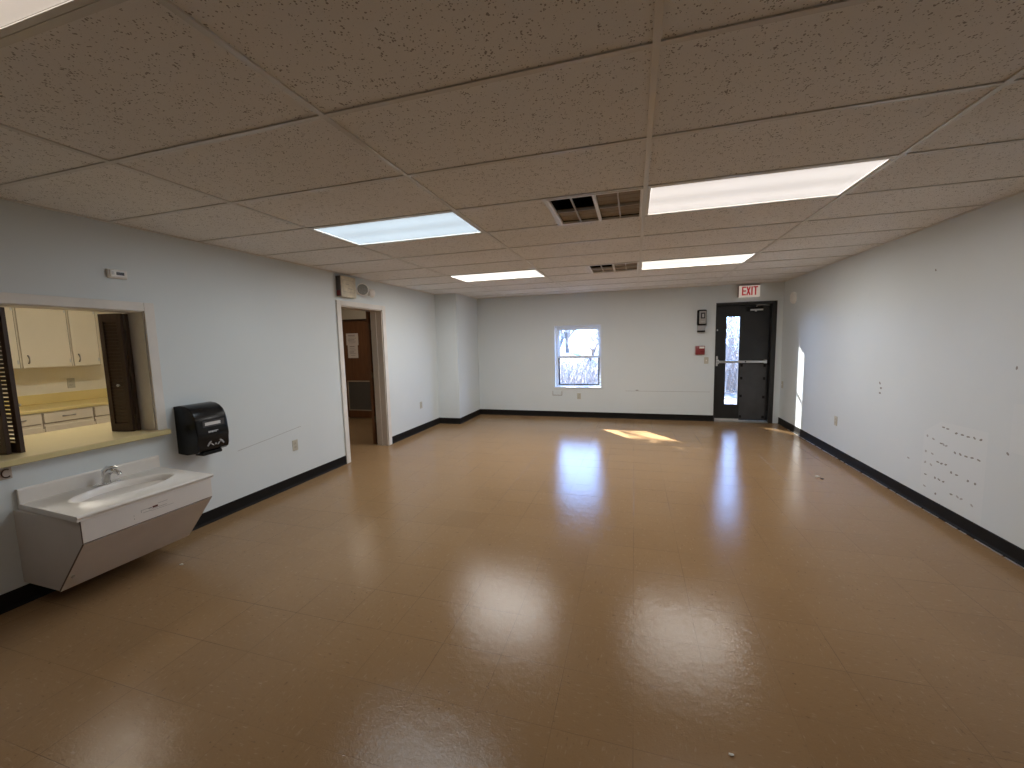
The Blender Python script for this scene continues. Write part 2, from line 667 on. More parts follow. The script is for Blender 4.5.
# ------------------------------------------------------------------ serving hatch casing
bm = bm_new()
cx0 = XL
for (y0, y1, z0, z1) in ((HY1, HY1 + .068, .885, HZ1 + .064), (HY0 - .068, HY0, .885, HZ1 + .064), (HY0, HY1, HZ1, HZ1 + .064)):
    box(bm, XL, XL + .018, y0, y1, z0, z1, .004)
struct('trim_3', bm, M['trimwhite'])
bm = bm_new()   # lining of the opening
box(bm, XL - WT, XL, HY1 - .006, HY1 + .001, .885, HZ1 - .006)
box(bm, XL - WT, XL, HY0 - .001, HY0 + .006, .885, HZ1 - .006)
box(bm, XL - WT, XL, HY0, HY1, HZ1 - .006, HZ1 + .001)
struct('trim_4', bm, M['trimwhite'])

# yellow serving counter running through the hatch
t = thing('serving_counter', 'olive yellow laminate serving counter running through the hatch above the sink', 'counter', (-3.95, .38, .84))
bm = bm_new()
prism(bm, [(-3.505, .850), (-3.505, .880), (-3.510, .885), (-4.41, .885), (-4.41, .845), (-3.51, .845)], 1, HY0 + .007, HY1 - .007)
prism(bm, [(-3.505, .850), (-3.505, .880), (-3.510, .885), (XL + .0005, .885), (XL + .0005, .845), (-3.51, .845)], 1, -.32, HY0 + .007)
prism(bm, [(-3.505, .850), (-3.505, .880), (-3.510, .885), (XL + .0005, .885), (XL + .0005, .845), (-3.51, .845)], 1, HY1 - .007, .822)
prism(bm, [(-3.745, .845), (-3.745, .885), (-4.41, .885), (-4.41, .845)], 1, -1.19, HY0 + .007)
prism(bm, [(-3.745, .845), (-3.745, .885), (-4.41, .885), (-4.41, .845)], 1, HY1 - .007, 2.0)
bmesh.ops.remove_doubles(bm, verts=bm.verts, dist=.0005)
obj('worktop', bm, M['olive'], t)
bm = bm_new()
box(bm, -3.5045, -3.503, -.32, .822, .8505, .8795)
obj('front_lip', bm, mat('worn_yellow_edge', (.66, .57, .29), .35, mottle=.12, mscale=12), t)
bm = bm_new()
box(bm, -4.36, -3.745, -1.19, 2.0, .10, .845)
obj('cabinet_base', bm, M['cab'], t)

# ------------------------------------------------------------------ louvred folding shutters in the hatch
def shutter_panel(root, a, b, z0, z1, knob=None, th=.022, lean=1):
    """One louvred panel standing from a to b (plan points)."""
    a, b = Vector((*a, 0)), Vector((*b, 0))
    u = (b - a).normalized()
    n = Vector((-u.y, u.x, 0))
    w = (b - a).length
    mt = Matrix((u, n, Vector((0, 0, 1)))).transposed().to_4x4()
    mt.translation = a
    bm = bm_new()
    st, rl = .036, .060
    box(bm, 0, st, -th / 2, th / 2, z0, z1, .002, mt)
    box(bm, w - st, w, -th / 2, th / 2, z0, z1, .002, mt)
    box(bm, st, w - st, -th / 2, th / 2, z0, z0 + rl, 0, mt)
    box(bm, st, w - st, -th / 2, th / 2, z1 - rl, z1, 0, mt)
    p = obj('shutter_panel', bm, M['shutter'], root)
    bm = bm_new()
    n_s = 30
    for k in range(n_s):
        z = z0 + rl + .014 + (z1 - z0 - 2 * rl - .02) * k / (n_s - 1)
        tilt = Matrix.Rotation(math.radians(38 * lean), 4, 'X')
        box(bm, st - .003, w - st + .003, -.014, .014, -.0028, .0028, 0, mt @ Matrix.Translation((0, 0, z)) @ tilt)
    obj('louvres', bm, M['shutter'], p)
    if knob is not None:
        c = a + u * (w * knob[0]) + n * (th / 2 * knob[2]) + Vector((0, 0, knob[1]))
        bm = bm_new()
        c2 = c + n * knob[2] * .018
        tube(bm, [c, c + n * knob[2] * .006, c + n * knob[2] * .012, c2], [.005, .005, .010, .007], 12)
        obj('knob', bm, M['dull'], p, smooth=40)
    return p


t = thing('louvred_shutter', 'dark brown louvred folding shutter at the dispenser end of the hatch', 'shutter', (-3.78, .71, .886), 'folding shutters in the hatch')
shutter_panel(t, (-3.87, .660), (-3.690, .694), .888, 1.772, (.62, 1.24, -1), lean=-1.9)
shutter_panel(t, (-3.875, .740), (-3.690, .726), .888, 1.772, lean=-1.9)
for z in (.98, 1.34, 1.68):
    bm = bm_new()
    tube(bm, [(-3.684, .708, z - .03), (-3.684, .708, z + .03)], .006, 10)
    obj('hinge', bm, mat('bronze_hinge', (.10, .075, .05), .4, metal=.8), t, smooth=40)
t = thing('louvred_shutter', 'dark brown louvred folding shutter cut off by the left edge, lit through its slats', 'shutter', (-3.78, .06, .886), 'folding shutters in the hatch')
shutter_panel(t, (-3.660, .086), (-3.830, .070), .888, 1.772, (.12, 1.18, -1))
shutter_panel(t, (-3.690, .040), (-3.86, .028), .888, 1.772)
for z in (.98, 1.34, 1.68):
    bm = bm_new()
    tube(bm, [(-3.850, .050, z - .03), (-3.850, .050, z + .03)], .006, 10)
    obj('hinge', bm, mat('bronze_hinge', (.10, .075, .05), .4, metal=.8), t, smooth=40)

# ------------------------------------------------------------------ kitchen beyond the hatch
def pull(parent, c, length, vertical, out=.022):
    """A cast bow pull facing +x at c."""
    bm = bm_new()
    x, y, z = c
    pts, rad = [], []
    for k in range(9):
        s = k / 8
        d = out * math.sin(math.pi * s) ** .6
        o = (s - .5) * length
        pts.append((x + d, y, z + o) if vertical else (x + d, y + o, z))
        rad.append(.0045 + .003 * abs(2 * s - 1))
    tube(bm, pts, rad, 8)
    return obj('handle', bm, mat('aged_pull_metal', (.30, .28, .25), .28, metal=1.), parent, smooth=50)


t = thing('wall_cabinet', 'cream wall cabinet hung above the yellow kitchen counter', 'cabinet', (-6.44, 1.1, 1.33))
bm = bm_new()
box(bm, -6.5995, -6.272, -.1, 1.935, 1.325, 2.25)
obj('cabinet_body', bm, M['cab'], t)
for y0, y1 in ((-.06, .40), (.42, .82), (.84, 1.235), (1.258, 1.652), (1.675, 1.915)):
    bm = bm_new()
    box(bm, -6.270, -6.252, y0, y1, 1.335, 2.02, .003)
    d = obj('door', bm, M['cab'], t)
    bm = bm_new()
    box(bm, -6.2718, -6.2702, y1 + .001, y1 + .012, 1.335, 2.02)
    obj('shadow_gap', bm, M['cabline'], d)
    pull(d, (-6.252, y0 + .045, 1.425), .085, True)
    for z in (1.40, 1.96):
        bm = bm_new()
        box(bm, -6.252, -6.248, y1 - .016, y1 - .006, z - .02, z + .02, .001)
        obj('hinge', bm, M['dull'], d)

t = thing('base_cabinet', 'cream base cabinet with drawers under the yellow kitchen counter', 'cabinet', (-6.28, 1.1, 0))
bm = bm_new()
box(bm, -6.5995, -5.985, -1.19, 2.44, .10, .872)
box(bm, -6.5995, -6.05, -1.19, 2.44, 0.001, .10)
obj('cabinet_body', bm, M['cab'], t)
for y0, y1 in ((.10, .50), (.52, .86), (.88, 1.205), (1.232, 1.628), (1.655, 2.06), (2.08, 2.42)):
    bm = bm_new()
    box(bm, -5.985, -5.967, y0, y1, .757, .862, .004)
    d = obj('drawer', bm, M['cab'], t)
    bm = bm_new()
    box(bm, -5.9848, -5.9832, y0 - .004, y1 + .004, .748, .758)
    box(bm, -5.9848, -5.9832, y0 - .009, y0, .70, .862)
    obj('shadow_gap', bm, M['cabline'], d)
    pull(d, (-5.967, (y0 + y1) / 2, .812), .105, False)
    bm = bm_new()
    box(bm, -5.985, -5.967, y0, y1, .13, .725, .004)
    d = obj('door', bm, M['cab'], t)
    pull(d, (-5.967, y1 - .05, .62), .085, True)

t = thing('kitchen_countertop', 'bright yellow countertop with low upstand along the kitchen wall', 'countertop', (-6.28, 1.1, .873))
bm = bm_new()
box(bm, -6.5995, -5.955, -1.19, 2.45, .873, .908, .006)
obj('worktop', bm, M['yellow'], t)
bm = bm_new()
box(bm, -6.5995, -6.578, -1.19, 2.45, .908, 1.020, .003)
obj('upstand', bm, M['yellow'], t)


# ------------------------------------------------------------------ small plates (built facing -y at the origin)
def plate_outlet(label, loc, rz, mm='ivory', group='wall outlets'):
    t = thing('wall_outlet', label, 'outlet', (0, 0, 0), group)
    bm = bm_new()
    box(bm, -.036, .036, -.006, 0, -.058, .058, .003)
    obj('cover_plate', bm, M[mm], t)
    for s in (-1, 1):
        bm = bm_new()
        lathe(bm, [(.0165, -.0085), (.0175, -.006), (.0175, -.0055)], (0, 0, s * .021), 1, 20, (1, .82))
        r = obj('socket', bm, M['ivory'], t)
        bm = bm_new()
        for x in (-.006, .006):
            box(bm, x - .0012, x + .0012, -.0092, -.0084, s * .021 - .001, s * .021 + .008)
        lathe(bm, [(.0022, -.0092), (.0022, -.0084)], (0, 0, s * .021 - .008), 1, 10)
        obj('slot', bm, M['slot'], r)
    bm = bm_new()
    lathe(bm, [(.003, -.008), (.0035, -.006)], (0, 0, 0), 1, 10)
    obj('screw', bm, M['dull'], t)
    t.location = loc
    t.rotation_euler = (0, 0, rz)
    return t


RL, RR = math.radians(90), math.radians(-90)   # facing +x on the left wall, -x on the right wall
out0 = plate_outlet('ivory wall outlet on the left wall between paper dispenser and doorway', (XL, 2.058, .44), RL)
place(out0, (XL, 4.802, .45), RL, 'ivory wall outlet on the left wall between doorway and pilaster')
place(out0, (-1.074, YB, .415), 0, 'ivory wall outlet low on the back wall under the window')
place(out0, (XR, 4.466, .44), RR, 'ivory wall outlet low on the right-hand wall past the sunlit strip')
place(out0, (-6.60, 1.79, 1.12), RL, 'wall outlet above the yellow kitchen counter seen through the hatch')


def plate_switch(label, loc, rz):
    t = thing('light_switch', label, 'light switch', (0, 0, 0), 'light switches')
    bm = bm_new()
    box(bm, -.036, .036, -.006, 0, -.058, .058, .003)
    obj('cover_plate', bm, M['ivory'], t)
    bm = bm_new()
    box(bm, -.006, .006, -.008, -.006, -.012, .012)
    prism(bm, [(-.006, -.004), (-.017, .006), (-.015, .010), (-.006, .006)], 0, -.004, .004)
    obj('toggle', bm, M['white'], t)
    for s in (-1, 1):
        bm = bm_new()
        lathe(bm, [(.003, -.0075), (.0035, -.006)], (0, 0, s * .03), 1, 10)
        obj('screw', bm, M['dull'], t)
    t.location = loc
    t.rotation_euler = (0, 0, rz)
    return t


sw = plate_switch('ivory light switch on the back wall below the red alarm pull', (1.174, YB, 1.09), 0)
place(sw, (XR, 6.40, .68), RR, 'white switch plate on the right-hand wall beside the black exit door')

# blank cable plate outlined under the window
t = thing('cable_plate', 'blank plate with a brown outline under the window corner', 'wall plate', (-1.50, YB, .47))
bm = bm_new()
box(bm, -1.585, -1.412, YB - .008, YB, .432, .512, .003)
obj('cover_plate', bm, M['wall'], t)
bm = bm_new()
for a in ((-1.592, -1.405, .424, .432), (-1.592, -1.585, .432, .512), (-1.412, -1.405, .432, .512)):
    box(bm, a[0], a[1], YB - .003, YB, a[2], a[3])
obj('outline', bm, M['edge'], t)

# thermostat above the hatch
t = thing('thermostat', 'white thermostat with a dark display above the serving hatch', 'thermostat', (XL, .617, 2.035))
bm = bm_new()
box(bm, XL, XL + .020, .560, .675, 2.003, 2.066, .005)
box(bm, XL + .020, XL + .030, .568, .667, 2.010, 2.060, .004)
obj('body', bm, M['white'], t)
bm = bm_new()
box(bm, XL + .030, XL + .0315, .603, .649, 2.026, 2.047)
obj('display', bm, M['smoke'], t)
bm = bm_new()
box(bm, XL + .030, XL + .033, .577, .591, 2.026, 2.048, .001)
obj('button', bm, M['silver'], t)

# coat-hook plate under the hatch ledge
t = thing('wall_hook', 'pale plate with a small curved hook under the counter edge', 'hook', (XL, -.10, .79))
bm = bm_new()
box(bm, XL, XL + .012, -.24, -.018, .770, .840, .003)
obj('back_plate', bm, mat('pale_wood_plate', (.50, .42, .36), .5, mottle=.15), t)
bm = bm_new()
pts = []
for k in range(13):
    a = math.radians(60 + 250 * k / 12)
    pts.append((XL + .016, -.042 + .020 * math.cos(a), .805 + .024 * math.sin(a)))
tube(bm, pts, .0035, 8)
obj('hook', bm, mat('brown_metal', (.08, .05, .035), .4, metal=.6), t, smooth=50)

# ------------------------------------------------------------------ wall-hung child-height sink
SY0, SY1, SXF, SZ = -.045, .692, -2.945, .606
t = thing('wall_sink', 'low white wall-hung sink cabinet with moulded oval basin below the hatch', 'sink', (-3.25, .33, .13))
# cabinet: side profile with a splayed underside
bm = bm_new()
fx = SXF - .012
prof = [(XL + .001, .132), (-3.225, .126), (fx, .445), (fx, SZ - .032), (XL + .001, SZ - .032)]
prism(bm, prof, 1, SY0 + .012, SY1 - .012)
obj('cabinet_body', bm, M['laminate'], t)
bm = bm_new()
box(bm, fx, fx + .010, SY0 + .008, SY1 - .008, .448, SZ - .030, .0015)
obj('front_panel', bm, mat('white_front_laminate', (.70, .66, .62), .32, mottle=.05), t)
bm = bm_new()     # splayed lower panel
dx, dz = fx - (-3.225), .445 - .126
L = math.hypot(dx, dz)
nx, nz = dz / L, -dx / L
pr = [(-3.225, .126), (fx, .445), (fx + nx * .008, .445 + nz * .008), (-3.225 + nx * .008, .126 + nz * .008)]
prism(bm, pr, 1, SY0 + .010, SY1 - .010)
lower = obj('lower_panel', bm, M['laminate'], t)
bm = bm_new()     # dark exposed edge where the panels meet
pr2 = [(-3.225, .126), (fx, .445), (fx + nx * .0085, .445 + nz * .0085), (-3.225 + nx * .0085, .126 + nz * .0085)]
prism(bm, pr2, 1, SY0 + .0085, SY0 + .0105)
box(bm, fx + .0005, fx + .0085, SY0 + .009, SY1 - .009, .4445, .4478)
box(bm, fx + .001, fx + .010, SY0 + .0070, SY0 + .0082, .448, SZ - .031)
obj('panel_edge', bm, M['edge'], t)
bm = bm_new()     # cam lock at the lower corner
q = .30
cxx, czz = -3.225 + dx * q + nx * .008, .126 + dz * q + nz * .008
lathe(bm, [(.009, 0), (.009, .010), (.006, .012)], (0, 0, 0), 2, 14)
rot = Vector((0, 0, 1)).rotation_difference(Vector((nx, 0, nz))).to_matrix().to_4x4()
for v in bm.verts:
    v.co = Matrix.Translation((cxx, SY0 + .035, czz)) @ rot @ v.co
obj('lock', bm, M['dull'], t, smooth=40)
# faint marks where a label was peeled from the front panel
bm = bm_new()
fxx = fx + .0101
for (a, b, c, d) in ((.245, .300, .519, .521), (.245, .247, .505, .521), (.340, .395, .531, .533), (.300, .390, .507, .509),
                     (.205, .208, .480, .487), (.205, .208, .500, .505), (.285, .305, .514, .520), (.30, .43, .497, .4985), (.255, .30, .501, .503)):
    bm = bm_new()
    box(bm, fxx - .0004, fxx + .0003, a, b, c, d)
    obj('label_residue', bm, M['residue'], t)
bm = bm_new()
box(bm, fxx - .0004, fxx + .0005, .308, .338, .512, .524)
obj('red_sticker', bm, mat('dark_red_sticker', (.09, .018, .014), .6), t)

# moulded top with an oval basin
bm = bm_new()
x0, x1, y0, y1 = XL + .001, SXF, SY0 - .008, SY1 + .008
bc = Vector((-3.235, .325, 0))
ra, rb = .150, .255          # semi-axes along x and y
NS = 64
angs = [2 * math.pi * k / NS for k in range(NS)]
for c in ((x0, y0), (x1, y0), (x1, y1), (x0, y1)):      # corners of the rectangle are hit exactly
    a = math.atan2(c[1] - bc.y, c[0] - bc.x) % (2 * math.pi)
    k = min(range(NS), key=lambda i: abs(angs[i] - a))
    angs[k] = a
rect = []
for a in angs:
    dxx, dyy = math.cos(a), math.sin(a)
    tt = min([s for s in ((x0 - bc.x) / dxx if dxx < 0 else 9, (x1 - bc.x) / dxx if dxx > 0 else 9,
                          (y0 - bc.y) / dyy if dyy < 0 else 9, (y1 - bc.y) / dyy if dyy > 0 else 9)])
    rect.append((bc.x + dxx * tt, bc.y + dyy * tt))


def ell(a, k):
    # polar radius of the ellipse in direction a
    r = ra * rb / math.hypot(rb * math.cos(a), ra * math.sin(a)) * k
    return (bc.x + r * math.cos(a), bc.y + r * math.sin(a))


rings = [[(p[0], p[1], SZ - .030) for p in rect], [(p[0], p[1], SZ - .006) for p in rect],
         [(bc.x + (p[0] - bc.x) * .992, bc.y + (p[1] - bc.y) * .992, SZ) for p in rect]]
for k, z in ((1.17, SZ), (1.12, SZ + .009), (1.06, SZ + .010), (1.01, SZ + .002), (.97, SZ - .020), (.92, SZ - .060), (.82, SZ - .092),
             (.60, SZ - .108), (.30, SZ - .118), (.10, SZ - .121)):
    rings.append([(*ell(a, k), z) for a in angs])
vr = [[bm.verts.new(p) for p in r] for r in rings]
for a, b in zip(vr, vr[1:]):
    for k in range(NS):
        bm.faces.new((a[k], a[(k + 1) % NS], b[(k + 1) % NS], b[k]))
bm.faces.new(vr[-1])
top = obj('basin_top', bm, M['marble'], t, smooth=50)
bm = bm_new()
lathe(bm, [(.006, -.002), (.020, 0), (.022, .003), (.016, .004)], (bc.x, bc.y, SZ - .120), 2, 20)
obj('drain', bm, M['chrome'], top, smooth=40)
bm = bm_new()
prism(bm, [(XL + .001, SZ - .002), (XL + .024, SZ - .002), (XL + .024, SZ + .082), (XL + .018, SZ + .090), (XL + .001, SZ + .090)], 1, SY0 - .008, SY1 + .008)
obj('backsplash', bm, M['marble'], t)
bm = bm_new()     # moulded bead along the front of the top
tube(bm, [(SXF - .002, y0, SZ - .008), (SXF - .002, y1, SZ - .008)], .010, 12)
obj('front_bead', bm, M['marble'], t, smooth=50)
# faucet
fa = bpy.data.objects.new('faucet', None)
COL.objects.link(fa)
fa.parent = t
bm = bm_new()
fcx, fcy = -3.462, .365
lathe(bm, [(.026, 0), (.026, .006), (.022, .010)], (fcx, fcy, SZ), 2, 28, (1, 3.1))
obj('base_plate', bm, M['chrome'], fa, smooth=40)
bm = bm_new()
tube(bm, [(fcx, fcy, SZ + .005), (fcx + .002, fcy, SZ + .035), (fcx + .012, fcy + .004, SZ + .068), (fcx + .036, fcy + .010, SZ + .088),
          (fcx + .066, fcy + .018, SZ + .090), (fcx + .092, fcy + .024, SZ + .078), (fcx + .098, fcy + .026, SZ + .066)],
     [.024, .022, .019, .017, .015, .013, .013], 16)
obj('spout', bm, M['chrome'], fa, smooth=50)
bm = bm_new()
tube(bm, [(fcx - .004, fcy, SZ + .055), (fcx - .004, fcy + .002, SZ + .092), (fcx + .012, fcy + .006, SZ + .110), (fcx + .060, fcy + .022, SZ + .116), (fcx + .078, fcy + .028, SZ + .112)],
     [.018, .019, .013, .008, .007], 14)
obj('lever', bm, M['chrome'], fa, smooth=50)

for o in [x for x in bpy.data.objects if x.type == 'MESH' and x.name.split('.')[0] in ('basin_top', 'backsplash', 'front_bead') and x.parent == t]:
    for v in o.data.vertices:
        v.co.y += .068 * (SXF - (v.co.x + t.location.x))

for ch in fa.children:      # a full-size tap on a small basin
    for v in ch.data.vertices:
        w_ = v.co + t.location
        c_ = Vector((fcx, fcy, SZ))
        v.co = c_ + (w_ - c_) * 1.0 - t.location
# ------------------------------------------------------------------ paper towel dispenser
t = thing('paper_towel_dispenser', 'black automatic paper towel dispenser on the wall right of the hatch', 'dispenser', (XL, 1.02, .85))
PY0, PY1 = .895, 1.155
prof = [(XL, .665), (XL, 1.045), (XL + .060, 1.053), (XL + .118, 1.046), (XL + .160, 1.027), (XL + .192, .998), (XL + .212, .960),
        (XL + .222, .915), (XL + .226, .80), (XL + .224, .715), (XL + .214, .685), (XL + .19, .668), (XL + .10, .655), (XL + .04, .655)]
bm = bm_new()
prism(bm, prof, 1, PY0, PY1)
es = [e for e in bm.edges if len({round(v.co.y, 4) for v in e.verts}) == 1 and min(v.co.x for v in e.verts) > XL + .02]
bmesh.ops.bevel(bm, geom=es, offset=.012, segments=3, affect='EDGES', profile=.6)
obj('cover', bm, M['blackp'], t, smooth=35)
bm = bm_new()
box(bm, XL + .11, XL + .20, .945, 1.105, .640, .668, .006)
obj('paper_chute', bm, M['blackm'], t)
fxp = XL + .2225
bm = bm_new()
box(bm, fxp - .004, fxp + .004, .945, 1.125, .872, .925, .002)
w = obj('sight_window', bm, M['smoke'], t)
bm = bm_new()
box(bm, fxp + .004, fxp + .0048, .962, 1.090, .885, .910)
obj('label', bm, M['silver'], w)
bm = bm_new()     # small slanted maker's mark
for k in range(5):
    y = .985 + k * .014
    box(bm, fxp + .0018, fxp + .0036, y, y + .011, .823 + (k % 2) * .002, .838)
box(bm, fxp + .0018, fxp + .0036, 1.052, 1.066, .832, .838)
obj('logo', bm, M['greymark'], t)
bm = bm_new()     # printed pair of hands below
for s in (-1, 1):
    yc = 1.035 + s * .045
    tube(bm, [(fxp + .0035, yc + s * .022, .718), (fxp + .0035, yc + s * .004, .742), (fxp + .0035, yc - s * .010, .752)], [.005, .008, .005], 8)
    for k in range(3):
        tube(bm, [(fxp + .0035, yc - s * (.004 + k * .006), .738 - k * .007), (fxp + .0035, yc - s * (.020 + k * .005), .728 - k * .006)], .0028, 6)
tube(bm, [(fxp + .0035, 1.035, .732), (fxp + .0035, 1.035, .720)], .006, 8)
obj('hand_symbol', bm, M['greymark'], t)

# ------------------------------------------------------------------ inner doorway: casing, jamb, open door
bm = bm_new()
for s, (y0, y1) in ((0, (DY0 - .075, DY0)), (1, (DY1, DY1 + .078))):
    box(bm, XL, XL + .018, y0, y1, 0, DZ + .062, .004)
box(bm, XL, XL + .018, DY0, DY1, DZ, DZ + .062, .004)
struct('trim_5', bm, M['trimwhite'])
bm = bm_new()
for y0, y1 in ((DY0 - .001, DY0 + .014), (DY1 - .014, DY1 + .001)):
    box(bm, XL - WT, XL + .001, y0, y1, 0.0005, DZ)
    s = 1 if y0 < 3.3 else -1
    ya = y1 if s > 0 else y0
    box(bm, XL - .12, XL - .085, min(ya, ya + s * .012), max(ya, ya + s * .012), 0.0005, DZ - .012)
box(bm, XL - WT, XL + .001, DY0, DY1, DZ - .014, DZ)
struct('trim_6', bm, M['jamb'])
t = thing('door', 'brown wooden door folded back into the hallway, seen edge-on', 'door', (-3.80, 3.83, 0))
bm = bm_new()
box(bm, -3.835, -3.792, 3.800, 4.665, .010, 2.000, .002)
obj('leaf', bm, M['door_wood'], t)
for z in (.38, 1.05, 1.76):
    bm = bm_new()
    tube(bm, [(-3.782, 3.792, z - .045), (-3.782, 3.792, z + .045)], .008, 10)
    box(bm, -3.790, -3.755, 3.789, 3.791, z - .045, z + .045)
    obj('hinge', bm, mat('bronze_hinge', (.10, .075, .05), .4, metal=.8), t, smooth=40)
bm = bm_new()
lathe(bm, [(.030, 0), (.030, .006), (.012, .012), (.012, .035), (.026, .045), (.028, .060), (.018, .070)], (-3.835 - .071, 4.60, 1.0), 0, 20)
obj('knob', bm, M['dull'], t, smooth=40)

# door at the end of the hallway with a louvre panel and notices
t = thing('door', 'closed brown wooden door with a grille panel at the end of the hallway', 'door', (-5.45, 5.68, 0))
bm = bm_new()
box(bm, -5.800, -5.085, 5.675, 5.715, .012, 1.985, .002)
obj('leaf', bm, M['door_wood'], t)
bm = bm_new()
for a in ((-5.875, -5.803, 0.0005, 2.015), (-5.082, -5.055, 0.0005, 2.015)):
    box(bm, a[0], a[1], 5.645, 5.725, a[2], a[3])
box(bm, -5.803, -5.082, 5.645, 5.725, 1.987, 2.015)
obj('door_frame', bm, mat('dark_brown_frame', (.05, .022, .011), .4), t)
bm = bm_new()
gx0, gx1, gz0, gz1 = -5.720, -5.112, .155, .775
for a in ((gx0, gx1, gz0, gz0 + .022), (gx0, gx1, gz1 - .022, gz1), (gx0, gx0 + .022, gz0, gz1), (gx1 - .022, gx1, gz0, gz1)):
    box(bm, a[0], a[1], 5.660, 5.676, a[2], a[3], .002)
fr = obj('grille_frame', bm, mat('tan_grille_frame', (.40, .31, .22), .45), t)
bm = bm_new()
for k in range(24):
    z = gz0 + .026 + k * (gz1 - gz0 - .06) / 23
    prism(bm, [(5.664, z), (5.667, z), (5.675, z + .020), (5.672, z + .020)], 0, gx0 + .022, gx1 - .022)
obj('louvres', bm, mat('grey_louvre', (.085, .075, .062), .5), fr)
for nm, lab, x0_, x1_, z0_, z1_ in (('paper_notice', 'upper of two paper notices taped to the hallway door', -5.690, -5.405, 1.500, 1.738),
                                   ('paper_notice', 'lower of two paper notices taped to the hallway door', -5.665, -5.425, 1.240, 1.510)):
    yy = 5.674 if z0_ > 1.45 else 5.6725
    t = thing(nm, lab, 'notice', ((x0_ + x1_) / 2, yy, z0_), 'notices on the hallway door')
    bm = bm_new()
    box(bm, x0_, x1_, yy - .0008, yy + .0006, z0_, z1_)
    obj('sheet', bm, M['paper'], t)
    bm = bm_new()
    rr = random.Random(3)
    n = 6
    for k in range(n):
        z = z1_ - .03 - k * (z1_ - z0_ - .05) / n
        h = .014 if k in (0, 3) else .007
        a = x0_ + .04 + rr.random() * .03
        box(bm, a, x1_ - .04 - rr.random() * .06, yy - .0014, yy - .0007, z - h, z)
    obj('printed_lines', bm, M['ink'], t)

# emergency light and exit sign box over the doorway
t = thing('emergency_light', 'yellowed emergency exit box with two lamp heads above the inner doorway', 'emergency light', (XL, 3.05, 2.098))
bm = bm_new()
box(bm, XL, XL + .072, 2.875, 3.150, 2.098, 2.352, .006)
body = obj('housing', bm, M['cream_plastic'], t)
bm = bm_new()
box(bm, XL + .002, XL + .066, 2.865, 2.8755, 2.104, 2.348, .002)
obj('side_plate', bm, mat('dark_side_plate', (.09, .085, .08), .45), t)
bm = bm_new()
box(bm, XL + .010, XL + .062, 2.8640, 2.8652, 2.112, 2.175)
obj('red_side_letter', bm, mat('dull_red_letter', (.20, .02, .015), .5), t)
bm = bm_new()
for (a, b, c, d) in ((2.905, 3.120, 2.302, 2.306), (2.905, 2.909, 2.160, 2.302), (3.116, 3.120, 2.160, 2.302), (2.905, 3.120, 2.158, 2.162),
                     (2.96, 3.02, 2.25, 2.262), (3.00, 3.08, 2.20, 2.21)):
    box(bm, XL + .0715, XL + .0728, a, b, c, d)
obj('face_outline', bm, mat('face_outline_tan', (.40, .36, .28), .6), t)
for (y, z, x, yaw_, r) in ((3.250, 2.220, XL + .095, 35, .080), (3.455, 2.195, XL + .09, -75, .058)):
    bm = bm_new()
    prof_ = [(r * .55, -.055), (r * .8, -.040), (r, -.005), (r, .010), (r * .9, .012)]
    lathe(bm, prof_, (0, 0, 0), 0, 24)
    mt = Matrix.Translation((x, y, z)) @ Matrix.Rotation(math.radians(-yaw_), 4, 'Z')
    for v in bm.verts:
        v.co = mt @ v.co
    hd = obj('lamp_head', bm, M['white'], t, smooth=40)
    bm = bm_new()
    lathe(bm, [(r * .86, .0), (r * .86, .013), (r * .5, .018), (r * .1, .019)], (0, 0, 0), 0, 24)
    for v in bm.verts:
        v.co = mt @ v.co
    obj('lamp_lens', bm, M['lens'], hd, smooth=40)
bm = bm_new()
tube(bm, [(XL + .04, 3.15, 2.20), (XL + .04, 3.24, 2.20), (XL + .045, 3.34, 2.195), (XL + .05, 3.44, 2.195)], .016, 12)
box(bm, XL, XL + .03, 3.18, 3.42, 2.165, 2.24, .008)
obj('lamp_arm', bm, M['white'], t, smooth=50)

# ------------------------------------------------------------------ window in the back wall
win = bpy.data.objects.new('window_1', None)
COL.objects.link(win)
win['kind'] = 'structure'
win.location = ((WX0 + WX1) / 2, YB, WZ0)
YW = YB + .115
bm = bm_new()
f_, hd_ = .052, .062
for a in ((WX0, WX0 + f_, WZ0, WZ1), (WX1 - f_ * .8, WX1, WZ0, WZ1), (WX0 + f_, WX1 - f_ * .8, WZ1 - hd_, WZ1), (WX0 + f_, WX1 - f_ * .8, WZ0, WZ0 + .030)):
    box(bm, a[0], a[1], YW, YW + .085, a[2], a[3], .003)
obj('window_frame', bm, M['vinyl'], win)
bm = bm_new()
box(bm, WX0 - .012, WX1 + .012, YB - .016, YW, WZ0 - .020, WZ0 + .004, .004)
obj('window_sill', bm, M['vinyl'], win)
bm = bm_new()     # painted reveal
for a in ((WX0 - .001, WX0 + .006, WZ0 + .004, WZ1), (WX1 - .006, WX1 + .001, WZ0 + .004, WZ1)):
    box(bm, a[0], a[1], YB - .002, YW, a[2], a[3])
box(bm, WX0, WX1, YB - .002, YW, WZ1 - .006, WZ1 + .001)
obj('reveal_lining', bm, M['vinyl'], win)
ax0, ax1 = WX0 + f_, WX1 - f_ * .8
zm = 1.165


def sash(name, yq, z0, z1, r, m, rb=None):
    bm = bm_new()
    rb = rb or r
    for a in ((ax0, ax0 + r, z0, z1), (ax1 - r, ax1, z0, z1), (ax0 + r, ax1 - r, z1 - r, z1), (ax0 + r, ax1 - r, z0, z0 + rb)):
        box(bm, a[0], a[1], yq, yq + .026, a[2], a[3], .002)
    s = obj(name, bm, m, win)
    bm = bm_new()
    quad(bm, (ax0 + r, yq + .013, z0 + rb), (ax1 - r, yq + .013, z0 + rb), (ax1 - r, yq + .013, z1 - r), (ax0 + r, yq + .013, z1 - r))
    obj('pane', bm, M['glass'], s)


